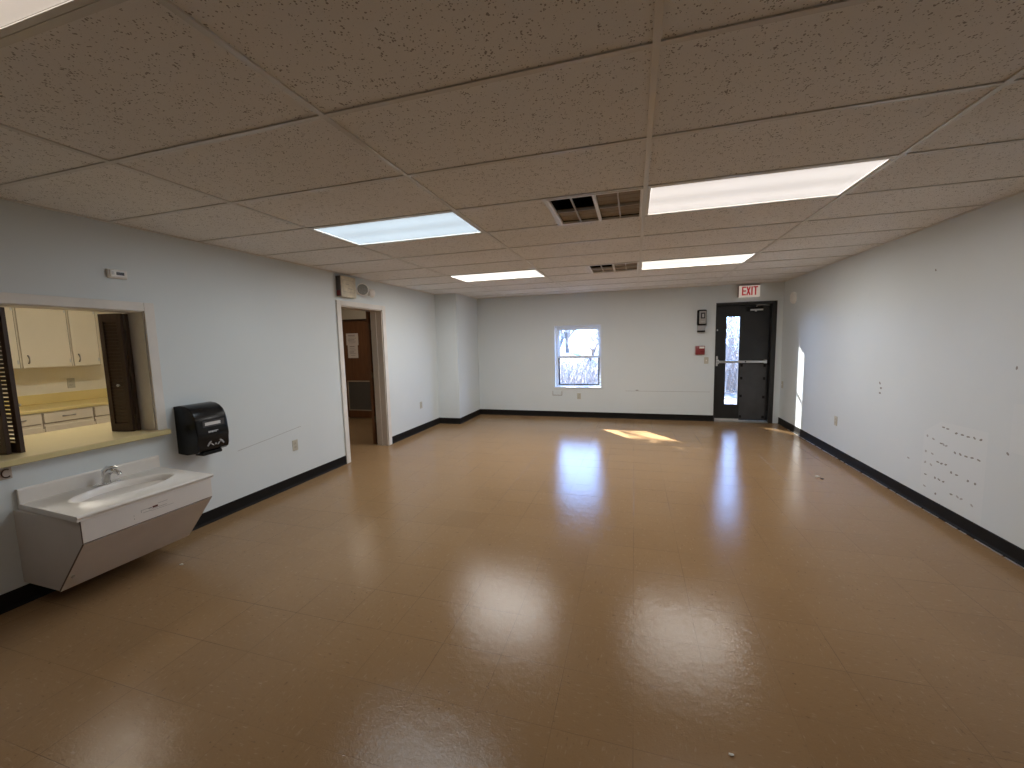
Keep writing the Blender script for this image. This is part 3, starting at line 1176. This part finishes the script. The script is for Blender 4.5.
sash('upper_sash', YW + .048, zm - .015, WZ1 - hd_, .026, M['vinyl'], .040)
sash('lower_sash', YW + .012, WZ0 + .030, zm + .030, .026, M['screen_frame'])
bm = bm_new()
box(bm, ax0 + .002, ax1 - .002, YW + .006, YW + .012, zm - .010, zm + .032, .002)
obj('meeting_rail', bm, M['vinyl'], win)

# ------------------------------------------------------------------ exterior door
door = bpy.data.objects.new('door_1', None)
COL.objects.link(door)
door['kind'] = 'structure'
door.location = ((EX0 + EX1) / 2, YB, 0)
YD = YB + .090
bm = bm_new()
lx0, lx1, lz1 = EX0 + .018, EX1 - .070, EZ - .045
for a in ((EX0, lx0, 0.0005, EZ), (lx1, EX1, 0.0005, EZ), (lx0, lx1, lz1, EZ)):
    box(bm, a[0], a[1], YB - .012, YB + .19, a[2], a[3], .002)
obj('door_frame', bm, M['door_black'], door)
bm = bm_new()
for a in ((lx0, lx0 + .016, .02, lz1), (lx1 - .016, lx1, .02, lz1), (lx0, lx1, lz1 - .016, lz1)):
    box(bm, a[0], a[1], YD + .046, YD + .075, a[2], a[3])
obj('door_stop', bm, M['door_black'], door)
bm = bm_new()
gx0, gx1, gz0, gz1 = 1.500, 1.706, .300, 1.845
wall_holes(bm, 1, YD, YD + .045, lx0 + .004, lx1 - .004, .022, lz1 - .004, [(gx0, gx1, gz0, gz1)])
leaf = obj('door_leaf', bm, M['door_black'], door)
bm = bm_new()
for a in ((gx0 - .018, gx0, gz0 - .018, gz1 + .018), (gx1, gx1 + .018, gz0 - .018, gz1 + .018), (gx0, gx1, gz1, gz1 + .018), (gx0, gx1, gz0 - .018, gz0)):
    box(bm, a[0], a[1], YD - .006, YD + .001, a[2], a[3], .0015)
obj('glazing_bead', bm, M['door_black'], leaf)
bm = bm_new()
quad(bm, (gx0, YD + .022, gz0), (gx1, YD + .022, gz0), (gx1, YD + .022, gz1), (gx0, YD + .022, gz1))
obj('glass_pane', bm, M['glass'], leaf)
bm = bm_new()
box(bm, 1.735, 2.136, YD - .004, YD, .045, 1.020, .001)
kp = obj('kick_plate', bm, M['kick'], leaf)
for x, z in ((1.757, .995), (2.112, .990), (1.757, .770), (2.112, .765), (1.757, .455), (2.112, .440), (1.757, .085), (2.112, .085)):
    bm = bm_new()
    box(bm, x - .019, x + .019, YD - .012, YD - .003, z - .024, z + .024, .003)
    obj('fixing_block', bm, M['blackm'], kp)
# push bar
bm = bm_new()
box(bm, 1.345, 2.130, YD - .075, YD - .045, 1.040, 1.082, .006)
pb = obj('push_bar', bm, M['dull'], leaf)
bm = bm_new()
box(bm, 1.332, 1.385, YD - .060, YD - .001, 1.024, 1.098, .005)
box(bm, 1.340, 1.372, YD - .030, YD - .001, .985, 1.022, .006)
box(bm, 1.340, 1.372, YD - .030, YD - .001, 1.102, 1.160, .006)
obj('bracket', bm, M['white'], pb)
bm = bm_new()
box(bm, 2.095, 2.135, YD - .060, YD - .001, 1.030, 1.092, .005)
obj('bracket', bm, M['dull'], pb)
bm = bm_new()
lathe(bm, [(.010, -.006), (.012, 0)], (1.80, YD - .075, 1.061), 1, 16)
obj('dogging_screw', bm, M['blackm'], pb)
bm = bm_new()
lathe(bm, [(.012, -.012), (.016, 0)], (1.352, YD, 1.62), 1, 16)
obj('latch_button', bm, M['dull'], leaf)
# closer
bm = bm_new()
box(bm, 1.800, 2.050, YD - .050, YD - .001, 1.935, 2.000, .006)
cl = obj('door_closer', bm, M['blackm'], leaf)
bm = bm_new()
box(bm, 1.850, 2.045, YD - .058, YD - .050, 1.935, 1.962, .002)
box(bm, 1.92, 1.95, YD - .058, YD - .050, 1.918, 1.936, .002)
obj('silver_cover', bm, M['dull'], cl)
bm = bm_new()
tube(bm, [(1.95, YD - .04, 2.002), (1.95, YD - .04, 2.025), (2.02, YD - .07, 2.028), (2.10, YD - .055, 2.022), (2.145, YD - .035, 2.02)], .007, 8)
obj('closer_arm', bm, M['dull'], cl, smooth=50)
for z in (.25, 1.05, 1.85):
    bm = bm_new()
    tube(bm, [(lx1 - .002, YD - .012, z - .05), (lx1 - .002, YD - .012, z + .05)], .009, 10)
    obj('hinge', bm, M['door_black'], door, smooth=40)
bm = bm_new()
prism(bm, [(YB - .01, 0.0005), (YB + .19, 0.0005), (YB + .19, .014), (YB + .10, .018), (YB + .02, .014)], 0, lx0, lx1)
obj('threshold', bm, M['alu'], door)
bm = bm_new()
box(bm, lx0 + .01, 1.735, YD - .006, YD - .0005, .018, .044, .001)  # pale metal strip in place of daylight showing under the door
obj('daylight_strip', bm, M['alu'], door)

# EXIT sign over the exterior door
t = thing('exit_sign', 'boxy EXIT sign with red letters above the black exterior door', 'exit sign', (1.80, YB, 2.162))
bm = bm_new()
box(bm, 1.645, 1.962, YB - .060, YB, 2.162, 2.356, .004)
obj('housing', bm, M['signface'], t)
bm = bm_new()
box(bm, 1.638, 1.6455, YB - .052, YB, 2.164, 2.354, .001)
box(bm, 1.645, 1.962, YB - .062, YB, 2.350, 2.362, .001)
obj('side_trim', bm, mat('sign_side', (.24, .13, .12), .5), t)
bm = bm_new()
yl0, yl1 = YB - .0625, YB - .0600
z0, z1 = 2.190, 2.334
s = .020


def bar(p, q, w):
    (xa, za), (xb, zb) = p, q
    d = Vector((xb - xa, 0, zb - za))
    n = Vector((-d.z, 0, d.x)).normalized() * w / 2
    P4 = [(xa + n.x, za + n.z), (xa - n.x, za - n.z), (xb - n.x, zb - n.z), (xb + n.x, zb + n.z)]
    prism(bm, P4, 1, yl0, yl1)


e0 = 1.690
box(bm, e0, e0 + s, yl0, yl1, z0, z1)
for z in (z0, (z0 + z1) / 2 - s / 2, z1 - s):
    box(bm, e0 + s, e0 + .060, yl0, yl1, z, z + s)
x_ = 1.756
bar((x_ + .008, z0 + .001), (x_ + .056, z1 - .001), s)
bar((x_ + .008, z1 - .001), (x_ + .056, z0 + .001), s)
i_ = 1.830
box(bm, i_, i_ + s, yl0, yl1, z0, z1)
t_ = 1.860
box(bm, t_, t_ + .068, yl0, yl1, z1 - s, z1)
box(bm, t_ + .024, t_ + .024 + s, yl0, yl1, z0, z1 - s)
obj('exit_lettering', bm, M['exitred'], t)

# soap dispenser on the back wall
t = thing('soap_dispenser', 'black and grey soap dispenser high on the back wall', 'dispenser', (1.08, YB, 1.59))
bm = bm_new()
box(bm, 1.004, 1.152, YB - .095, YB, 1.705, 1.978, .022)
obj('body', bm, M['blackm'], t, smooth=35)
bm = bm_new()
box(bm, 1.030, 1.146, YB - .104, YB - .092, 1.735, 1.955, .012)
fp = obj('front_panel', bm, mat('grey_front', (.34, .33, .32), .35), t, smooth=35)
bm = bm_new()
box(bm, 1.055, 1.120, YB - .1065, YB - .1035, 1.825, 1.925, .004)
obj('sight_window', bm, M['smoke'], fp)
bm = bm_new()
box(bm, 1.075, 1.105, YB - .108, YB - .1062, 1.845, 1.905)
obj('level_mark', bm, M['greymark'], fp)
bm = bm_new()
box(bm, 1.050, 1.125, YB - .106, YB - .1035, 1.765, 1.782)
obj('label', bm, M['greymark'], fp)
bm = bm_new()
box(bm, 1.015, 1.125, YB - .080, YB, 1.605, 1.705, .004)
sl = obj('drip_tray_holder', bm, mat('grey_sleeve', (.36, .36, .37), .4), t)
bm = bm_new()
box(bm, 1.010, 1.130, YB - .088, YB, 1.590, 1.618, .004)
obj('drip_tray', bm, M['blackm'], sl)

# fire alarm pull
t = thing('fire_alarm_pull', 'small red fire alarm pull station on the back wall above the switch', 'fire alarm', (1.065, YB, 1.27))
bm = bm_new()
box(bm, .990, 1.142, YB - .046, YB, 1.195, 1.350, .008)
obj('housing', bm, M['red'], t, smooth=35)
bm = bm_new()
box(bm, 1.050, 1.132, YB - .050, YB - .045, 1.305, 1.338, .002)
obj('white_label', bm, M['white'], t)
bm = bm_new()
box(bm, 1.060, 1.125, YB - .060, YB - .045, 1.235, 1.258, .004)
box(bm, 1.082, 1.102, YB - .060, YB - .045, 1.205, 1.236, .004)
obj('pull_handle', bm, mat('dark_red', (.20, .012, .012), .4), t)
bm = bm_new()
box(bm, .982, .9905, YB - .044, YB, 1.199, 1.346, .002)  # paler pink strip along the left side
obj('side_cover', bm, mat('pale_pink_side', (.52, .38, .36), .45), t)

# round horn on the right wall near the corner
t = thing('alarm_horn', 'round white alarm horn high on the right-hand wall near the exit door', 'alarm', (XR, 6.04, 2.08))
bm = bm_new()
lathe(bm, [(.090, 0), (.090, -.022), (.078, -.038), (.050, -.046)], (XR, 6.04, 2.08), 0, 32)
obj('body', bm, M['white'], t, smooth=40)
bm = bm_new()
for r in (.03, .05, .066):
    pts = [(XR - .043 + (.010 if r > .06 else 0), 6.04 + r * math.cos(a), 2.08 + r * math.sin(a)) for a in [2 * math.pi * k / 24 for k in range(25)]]
    tube(bm, pts, .0022, 6)
obj('sound_slots', bm, M['slot'], t)

# ------------------------------------------------------------------ marks on the walls
bm = bm_new()
DOTS = [(2.667, .736), (2.62, .733), (2.526, .718), (2.467, .719), (2.41, .718), (2.352, .722), (2.293, .722), (2.675, .601), (2.524, .565),
        (2.469, .567), (2.413, .567), (2.355, .572), (2.295, .572), (2.697, .442), (2.654, .441), (2.606, .446), (2.544, .402),
        (2.487, .399), (2.374, .391), (2.306, .392), (2.713, .303), (2.666, .303), (2.617, .302), (2.828, .296), (2.693, .175), (2.525, .232)]
FAINT = [(2.841, .627), (2.768, .617), (2.619, .596), (2.846, .494), (2.766, .492), (2.843, .4), (2.771, .396), (2.828, .195), (2.421, .234), (2.46, .236),
         (2.318, .224), (3.065, .373), (2.65, .599)]


def blot(bm, x, y, z, ry, rz, side):
    n = 9
    ph = random.random() * 6
    vs = []
    for k in range(n):
        a = 2 * math.pi * k / n
        r = 1 + .3 * math.sin(2 * a + ph) + random.uniform(-.12, .12)
        vs.append(bm.verts.new((x, y + ry * r * math.cos(a), z + rz * r * math.sin(a))))
    c = bm.verts.new((x + side * .0006, y, z))
    for k in range(n):
        bm.faces.new((vs[k], vs[(k + 1) % n], c))


for y, z in DOTS:
    blot(bm, XR - .0008, y, z, .014, .008, -1)
for y, z in ((3.59, .999), (3.567, .951), (3.578, .899)):
    blot(bm, XR - .0008, y, z, .014, .014, -1)
for y, z in ((2.907, 2.010), (2.067, 1.255), (2.067, .682)):
    blot(bm, XR - .0008, y, z, .010, .010, -1)
obj('adhesive_mark', bm, M['residue'], wall_right)
bm = bm_new()
for y, z in FAINT:
    blot(bm, XR - .0008, y, z, .014, .009, -1)
obj('faint_mark', bm, M['residue_faint'], wall_right)
bm = bm_new()
quad(bm, (XR - .0003, 2.885, .115), (XR - .0003, 2.225, .115), (XR - .0003, 2.235, .79), (XR - .0003, 2.70, .775), (XR - .0003, 2.885, .66))
obj('paler_patch', bm, M['ghost'], wall_right)
bm = bm_new()
quad(bm, (XR - .0003, 2.06, .70), (XR - .0003, 1.7, .70), (XR - .0003, 1.7, 1.05), (XR - .0003, 2.06, 1.02))
obj('paler_patch', bm, M['ghost'], wall_right)
bm = bm_new()     # panel joint along the back wall
box(bm, -.20, 1.250, YB - .0009, YB + .001, .5255, .5305)
box(bm, -.02, .03, YB - .0012, YB + .001, .534, .552)
obj('panel_seam', bm, M['seam'], wall_back)
bm = bm_new()     # sagging joint in the left wall
pts = [(1.40, .551), (1.755, .586), (2.00, .612), (2.16, .628)]
for (ya, za), (yb, zb) in zip(pts, pts[1:]):
    quad(bm, (XL + .0006, ya, za - .002), (XL + .0006, yb, zb - .002), (XL + .0006, yb, zb + .002), (XL + .0006, ya, za + .002))
obj('panel_seam', bm, M['seam'], wall_left)

# ------------------------------------------------------------------ ceiling light panels
def ceiling_light(i, j, label, glow, color, watts, colname):
    x0, x1, y0, y1 = i * TX + .012, (i + 1) * TX - .012, j * TY + .011, (j + 1) * TY - .011
    c = ((x0 + x1) / 2, (y0 + y1) / 2, H)
    t = thing('ceiling_light', label, 'ceiling light', c, 'recessed fluorescent light panels')
    bm = bm_new()
    w = .020
    for a in ((x0, x1, y0, y0 + w), (x0, x1, y1 - w, y1), (x0, x0 + w, y0 + w, y1 - w), (x1 - w, x1, y0 + w, y1 - w)):
        box(bm, a[0], a[1], a[2], a[3], H + .001, H + .012, .001)
    obj('frame', bm, M['recess'], t)
    bm = bm_new()
    box(bm, x0, x1, y0, y1, H + .016, H + .11)
    obj('housing', bm, M['recess'], t)
    bm = bm_new()
    box(bm, x0 + w - .002, x1 - w + .002, y0 + w - .002, y1 - w + .002, H + .006, H + .010)
    obj('diffuser', bm, diffuser_material('diffuser_' + colname, glow[:3], glow[3]), t)
    ld = bpy.data.lights.new('tube_glow', 'AREA')
    ld.shape = 'RECTANGLE'
    ld.size, ld.size_y = x1 - x0 - 2 * w, y1 - y0 - 2 * w
    ld.energy = watts
    ld.color = color
    ld.spread = math.radians(SPREAD)
    lo = bpy.data.objects.new('tube_glow', ld)
    COL.objects.link(lo)
    lo.parent = t
    lo.location = (0, 0, .004)
    return t


EXPO = .54
SPREAD = 178
W0 = 11.
ceiling_light(-2, 2, 'bluish white fluorescent ceiling panel nearest the inner doorway wall', (.60, .78, .92, .86), (.84, .94, 1.0), W0, 'cool')
ceiling_light(0, 2, 'warm white fluorescent ceiling panel right of the larger air grille', (.92, .86, .82, .80), (1.0, .95, .90), 8.5, 'warm')
ceiling_light(-2, 6, 'bright white ceiling panel farther back, in line with the bluish one', (1.0, .98, .93, 1.1), (1.0, .98, .95), 27., 'neutral')
ceiling_light(0, 6, 'thin looking cream white ceiling panel beside the farther air grille', (1.0, .96, .86, 1.0), (1.0, .97, .92), 22., 'cream')
ceiling_light(-2, -2, 'dim cream ceiling panel cut off by the upper left corner', (1.0, .86, .74, .55), (1.0, .90, .80), 2.5, 'dim')

# kitchen ceiling fixture
t = thing('ceiling_light', 'surface mounted ceiling light inside the kitchen behind the hatch', 'ceiling light', (-4.5, .9, 2.40))
bm = bm_new()
box(bm, -4.65, -4.35, .3, 1.5, 2.36, 2.3995)
obj('housing', bm, M['recess'], t)
bm = bm_new()
prism(bm, [(-4.63, 2.36), (-4.60, 2.325), (-4.40, 2.325), (-4.37, 2.36)], 1, .32, 1.48)
obj('diffuser', bm, mat('kitchen_diffuser', (.8, .8, .8), .4, emit=(1.0, .93, .80), estr=13), t)

t = thing('ceiling_light', 'ceiling light added out of view to brighten the hallway beyond the inner doorway', 'ceiling light', (-4.9, 4.4, 2.40))  # unseen lamp, added to brighten the hallway
bm = bm_new()
box(bm, -5.05, -4.75, 3.9, 4.9, 2.36, 2.3995)
obj('housing', bm, M['recess'], t)
bm = bm_new()
prism(bm, [(-5.03, 2.36), (-5.00, 2.325), (-4.80, 2.325), (-4.77, 2.36)], 1, 3.92, 4.88)
obj('diffuser', bm, mat('hall_fill_diffuser', (.8, .8, .8), .4, emit=(1.0, .92, .80), estr=8.), t)

# ------------------------------------------------------------------ return-air grilles
def vent(j, label):
    x0, x1, y0, y1 = -.5 * TX + .012, -.012, j * TY + .011, (j + 1) * TY - .011
    t = thing('ceiling_vent', label, 'vent', ((x0 + x1) / 2, (y0 + y1) / 2, H), 'return air grilles in the ceiling')
    bm = bm_new()
    w = .016
    for a in ((x0, x1, y0, y0 + w), (x0, x1, y1 - w, y1), (x0, x0 + w, y0 + w, y1 - w), (x1 - w, x1, y0 + w, y1 - w)):
        box(bm, a[0], a[1], a[2], a[3], H - .003, H + .014, .001)
    xm = (x0 + x1) / 2
    box(bm, xm - .011, xm + .011, y0 + w, y1 - w, H - .003, H + .014, .001)
    obj('frame', bm, M['white'], t)
    bm = bm_new()
    ym = (y0 + y1) / 2
    for a, b in ((x0 + w, xm - .011), (xm + .011, x1 - w)):
        c = (a + b) / 2
        box(bm, c - .004, c + .004, y0 + w, y1 - w, H, H + .016)
        box(bm, a, c - .004, ym - .004, ym + .004, H, H + .016)
        box(bm, c + .004, b, ym - .004, ym + .004, H, H + .016)
    obj('cross_bar', bm, mat('vent_bar', (.52, .48, .42), .45), t)
    bm = bm_new()
    # fine screen behind the bars; one corner of it is missing
    box(bm, x0 + w, xm, ym, y1 - w, H + .020, H + .023)
    box(bm, xm, x1 - w, y0 + w, y1 - w, H + .020, H + .023)
    for k in range(7):
        y = y0 + w + (y1 - y0 - 2 * w) * (k + .5) / 7
        box(bm, xm if y < ym else x0 + w, x1 - w, y - .0015, y + .0015, H + .0185, H + .0200)
    obj('filter_screen', bm, M['vent_screen'], t)
    bm = bm_new()
    box(bm, x0, x1, y0, y1, H + .10, H + .12)
    for a in ((x0, x1, y0, y0 + .004), (x0, x1, y1 - .004, y1), (x0, x0 + .004, y0, y1), (x1 - .004, x1, y0, y1)):
        box(bm, a[0], a[1], a[2], a[3], H + .014, H + .10)
    obj('plenum', bm, M['vent_hole'], t)
    return t


vent(2, 'larger looking square air grille beside the warm white ceiling panel')
vent(6, 'smaller looking farther air grille beside the cream white ceiling panel')

# ------------------------------------------------------------------ litter on the floor
def crumb(name, label, x, y, r, m, seed, group='scraps on the floor'):
    rr = random.Random(seed)
    bm = bm_new()
    bmesh.ops.create_icosphere(bm, subdivisions=2, radius=1)
    for v in bm.verts:
        k = 1 + rr.uniform(-.25, .25)
        v.co = Vector((x + v.co.x * r * 1.5 * k, y + v.co.y * r * k, max(0.0004, r * .45 + v.co.z * r * .45 * k)))
    return tag(obj(name, bm, m), label, 'scrap', group)


crumb('paper_scrap', 'white paper scrap on the floor toward the right-hand wall', 1.812, 3.520, .016, M['crumb'], 1)
crumb('dirt_clump', 'dark dirt clump beside the paper scrap near the right-hand wall', 1.832, 3.462, .012, M['crumb_dark'], 2)
crumb('paper_scrap', 'tiny white crumb on the floor in front of the wall sink', -3.076, .517, .009, M['crumb'], 3)
crumb('paper_scrap', 'tiny pale crumb on the nearest floor at the bottom edge', .289, .073, .006, M['crumb'], 4)

# ------------------------------------------------------------------ outdoors
bm = bm_new()
nx_, ny_ = 60, 50
grid = []
rr = random.Random(11)
for a in range(nx_ + 1):
    row = []
    for b in range(ny_ + 1):
        x = -16 + 30 * a / nx_
        y = YB + .21 + 30 * (b / ny_) ** 1.6
        d = y - YB
        rise = max(0, min(1, (d - 5) / 9))
        side = max(0, min(1, (1.2 - x) / 3.5))
        z = -.18 + rise * rise * (3 - 2 * rise) * (.25 + .90 * side) + rr.uniform(-.04, .04) * min(1, d)
        row.append(bm.verts.new((x, y, z)))
    grid.append(row)
for a in range(nx_):
    for b in range(ny_):
        bm.faces.new((grid[a][b], grid[a + 1][b], grid[a + 1][b + 1], grid[a][b + 1]))
hill = struct('ground', bm, M['leafmat'], smooth=80)


def bare_tree(label, x, y, z, h, seed, spread=.5, depth=5, r0=.07, lean=(0, 0), cat='tree', name='bare_tree', split=.45, taper=.68):
    rr = random.Random(seed)
    bt, bb = bm_new(), bm_new()
    root = thing(name, label, cat, (x, y, z), 'bare trees and brush outside')

    def grow(bm, p, d, L, r, k):
        pts, rad = [p], [r]
        n = 4
        for i in range(n):
            d = (d + Vector((rr.uniform(-1, 1), rr.uniform(-1, 1), rr.uniform(-.5, .8))) * .16).normalized()
            p = p + d * L / n
            pts.append(p)
            rad.append(r * (1 - .4 * (i + 1) / n))
        tube(bm, pts, rad, 5 if k < 3 else 4, cap=False)
        if k == 0:
            return
        for c in range(rr.choice((2, 3, 3))):
            q = pts[rr.randint(2, n)]
            e = (d + Vector((rr.uniform(-1, 1), rr.uniform(-1, 1), rr.uniform(-.3, .7))) * (spread * 1.8)).normalized()
            grow(bb, q, e, L * rr.uniform(.55, .8), r * taper, k - 1)
    grow(bt, Vector((x, y, z - .1)), Vector((lean[0], lean[1], 1)).normalized(), h * split, r0, depth)
    obj('trunk', bt, M['bark'], root, smooth=80)
    obj('branches', bb, M['twig'], root, smooth=80)
    return root


bare_tree('bare forked tree outside, seen in the left half of the window', -3.25, 19.2, .85, 4.8, 21, .5, 5, .13, split=.24)
bare_tree('bare thin tree outside, seen in the right half of the window', -1.80, 15.0, .60, 3.2, 22, .5, 5, .09, (.15, 0), split=.24)
bare_tree('bare slanting tree outside, farthest away through the window', -4.6, 23.5, .95, 5.6, 23, .55, 5, .15, (.45, 0), split=.3)
bare_tree('bare tree outside left of the window, casting the broken sunlight on the floor', -5.35, 12.0, .5, 5.4, 46, .45, 5, .13, split=.36)

# evergreen added out of view, its high crown shaped to shade the upper sash
t = thing('added_evergreen', 'dense evergreen added out of view left of the window to shade its upper half', 'tree', (-5.1, 13.3, .5))
bm = bm_new()
tube(bm, [(-5.2, 13.3, .2), (-5.18, 13.3, 2.5), (-5.3, 13.3, 5.2), (-5.7, 13.3, 7.6)], [.17, .15, .12, .04], 12)
for k in range(9):
    a = k * 2.4
    z = 5.1 + k * .25
    tube(bm, [(-5.35 - k * .03, 13.3, z - .1), (-5.75 + .7 * math.cos(a), 13.3 + .35 * math.sin(a), z + .15)], [.04, .015], 6)
obj('trunk', bm, M['bark'], t, smooth=60)
bm = bm_new()
rr = random.Random(5)
for k in range(3600):
    u, v, q = rr.uniform(-1, 1), rr.uniform(-1, 1), rr.random()
    z = 5.14 + 2.8 * q ** 1.3
    r_ = 1.33 * (1 - .45 * q)
    c = Vector((-5.85 + u * r_ * .82, 13.3 + v * .42 * r_, z))
    d1 = Vector((rr.uniform(-1, 1), rr.uniform(-1, 1), rr.uniform(-1, 1))).normalized() * .11
    d2 = d1.cross(Vector((rr.uniform(-1, 1), rr.uniform(-1, 1), rr.uniform(-1, 1)))).normalized() * .06
    quad(bm, c - d1, c + d2, c + d1, c - d2)
obj('foliage', bm, M['needle'], t)

# brush: thin arching stems nobody could count
rr = random.Random(9)
bm = bm_new()


def stem(x, y, z, h):
    a = rr.uniform(0, 6.28)
    k1, k2 = rr.uniform(.05, .5) * h, rr.uniform(-.1, .5) * h
    pts = [(x, y, z), (x + k1 * .4 * math.cos(a), y + k1 * .4 * math.sin(a), z + h * .45),
           (x + k1 * math.cos(a), y + k1 * math.sin(a), z + h * .8),
           (x + (k1 + k2) * math.cos(a), y + (k1 + k2) * math.sin(a), z + h * rr.uniform(.75, 1.05))]
    r0 = rr.uniform(.008, .02)
    tube(bm, pts, [r0, r0 * .8, r0 * .6, r0 * .3], 3, cap=False)


def brush(label, n, spot):
    global bm
    bm = bm_new()
    for k in range(n):
        stem(*spot())
    o = obj('undergrowth', bm, M['twig'], smooth=80)
    o['kind'] = 'stuff'
    tag(o, label, 'brush')


def bank():
    y = rr.uniform(10.0, 13.4)
    return rr.uniform(-3.2, -.5), y, -.12 + .5 * max(0, min(1, (y - 11.5) / 2.5)), rr.uniform(.5, 1.05)


def thicket():
    return rr.uniform(1.7, 4.4), rr.uniform(11.5, 15.5), -.15, rr.uniform(.5, 3.6) ** 1.0


brush('knee-high leafless brush on the bank outside, filling the lower window sash', 520, bank)
brush('head-high tangled leafless brush outside, filling the glass of the black door', 620, thicket)

SUN_DIR = Vector((1, -1.32, -.76)).normalized()      # the way the sunlight travels
sun = bpy.data.lights.new('sun', 'SUN')
sun.energy = 44
sun.angle = math.radians(.55)
sun.color = (1., .95, .86)
so = bpy.data.objects.new('sun', sun)
COL.objects.link(so)
so.rotation_euler = SUN_DIR.to_track_quat('-Z', 'Y').to_euler()
so.location = (-8, 16, 9)

# sky
w = bpy.data.worlds.new('sky')
SC.world = w
w.use_nodes = True
nt = w.node_tree
bg = nt.nodes['Background']
tc = nt.nodes.new('ShaderNodeTexCoord')
sx = nt.nodes.new('ShaderNodeSeparateXYZ')
nt.links.new(tc.outputs['Generated'], sx.inputs[0])
nt.links.new(mixc(nt, ramp(nt, sx.outputs[2], 0., .5), (.36, .58, 1.0), (.22, .44, 1.0)), bg.inputs['Color'])
bg.inputs['Strength'].default_value = 9.5

# ------------------------------------------------------------------ view
SC.view_settings.view_transform = 'Standard'
SC.view_settings.look = 'None'
SC.view_settings.gamma = 1
SC.view_settings.exposure = EXPO
SC.view_settings.use_curve_mapping = False
SC.cycles.use_denoising = True
SC.cycles.max_bounces = 10
SC.cycles.diffuse_bounces = 6
SC.cycles.transparent_max_bounces = 12
SC.cycles.sample_clamp_indirect = 6
SC.cycles.caustics_reflective = False
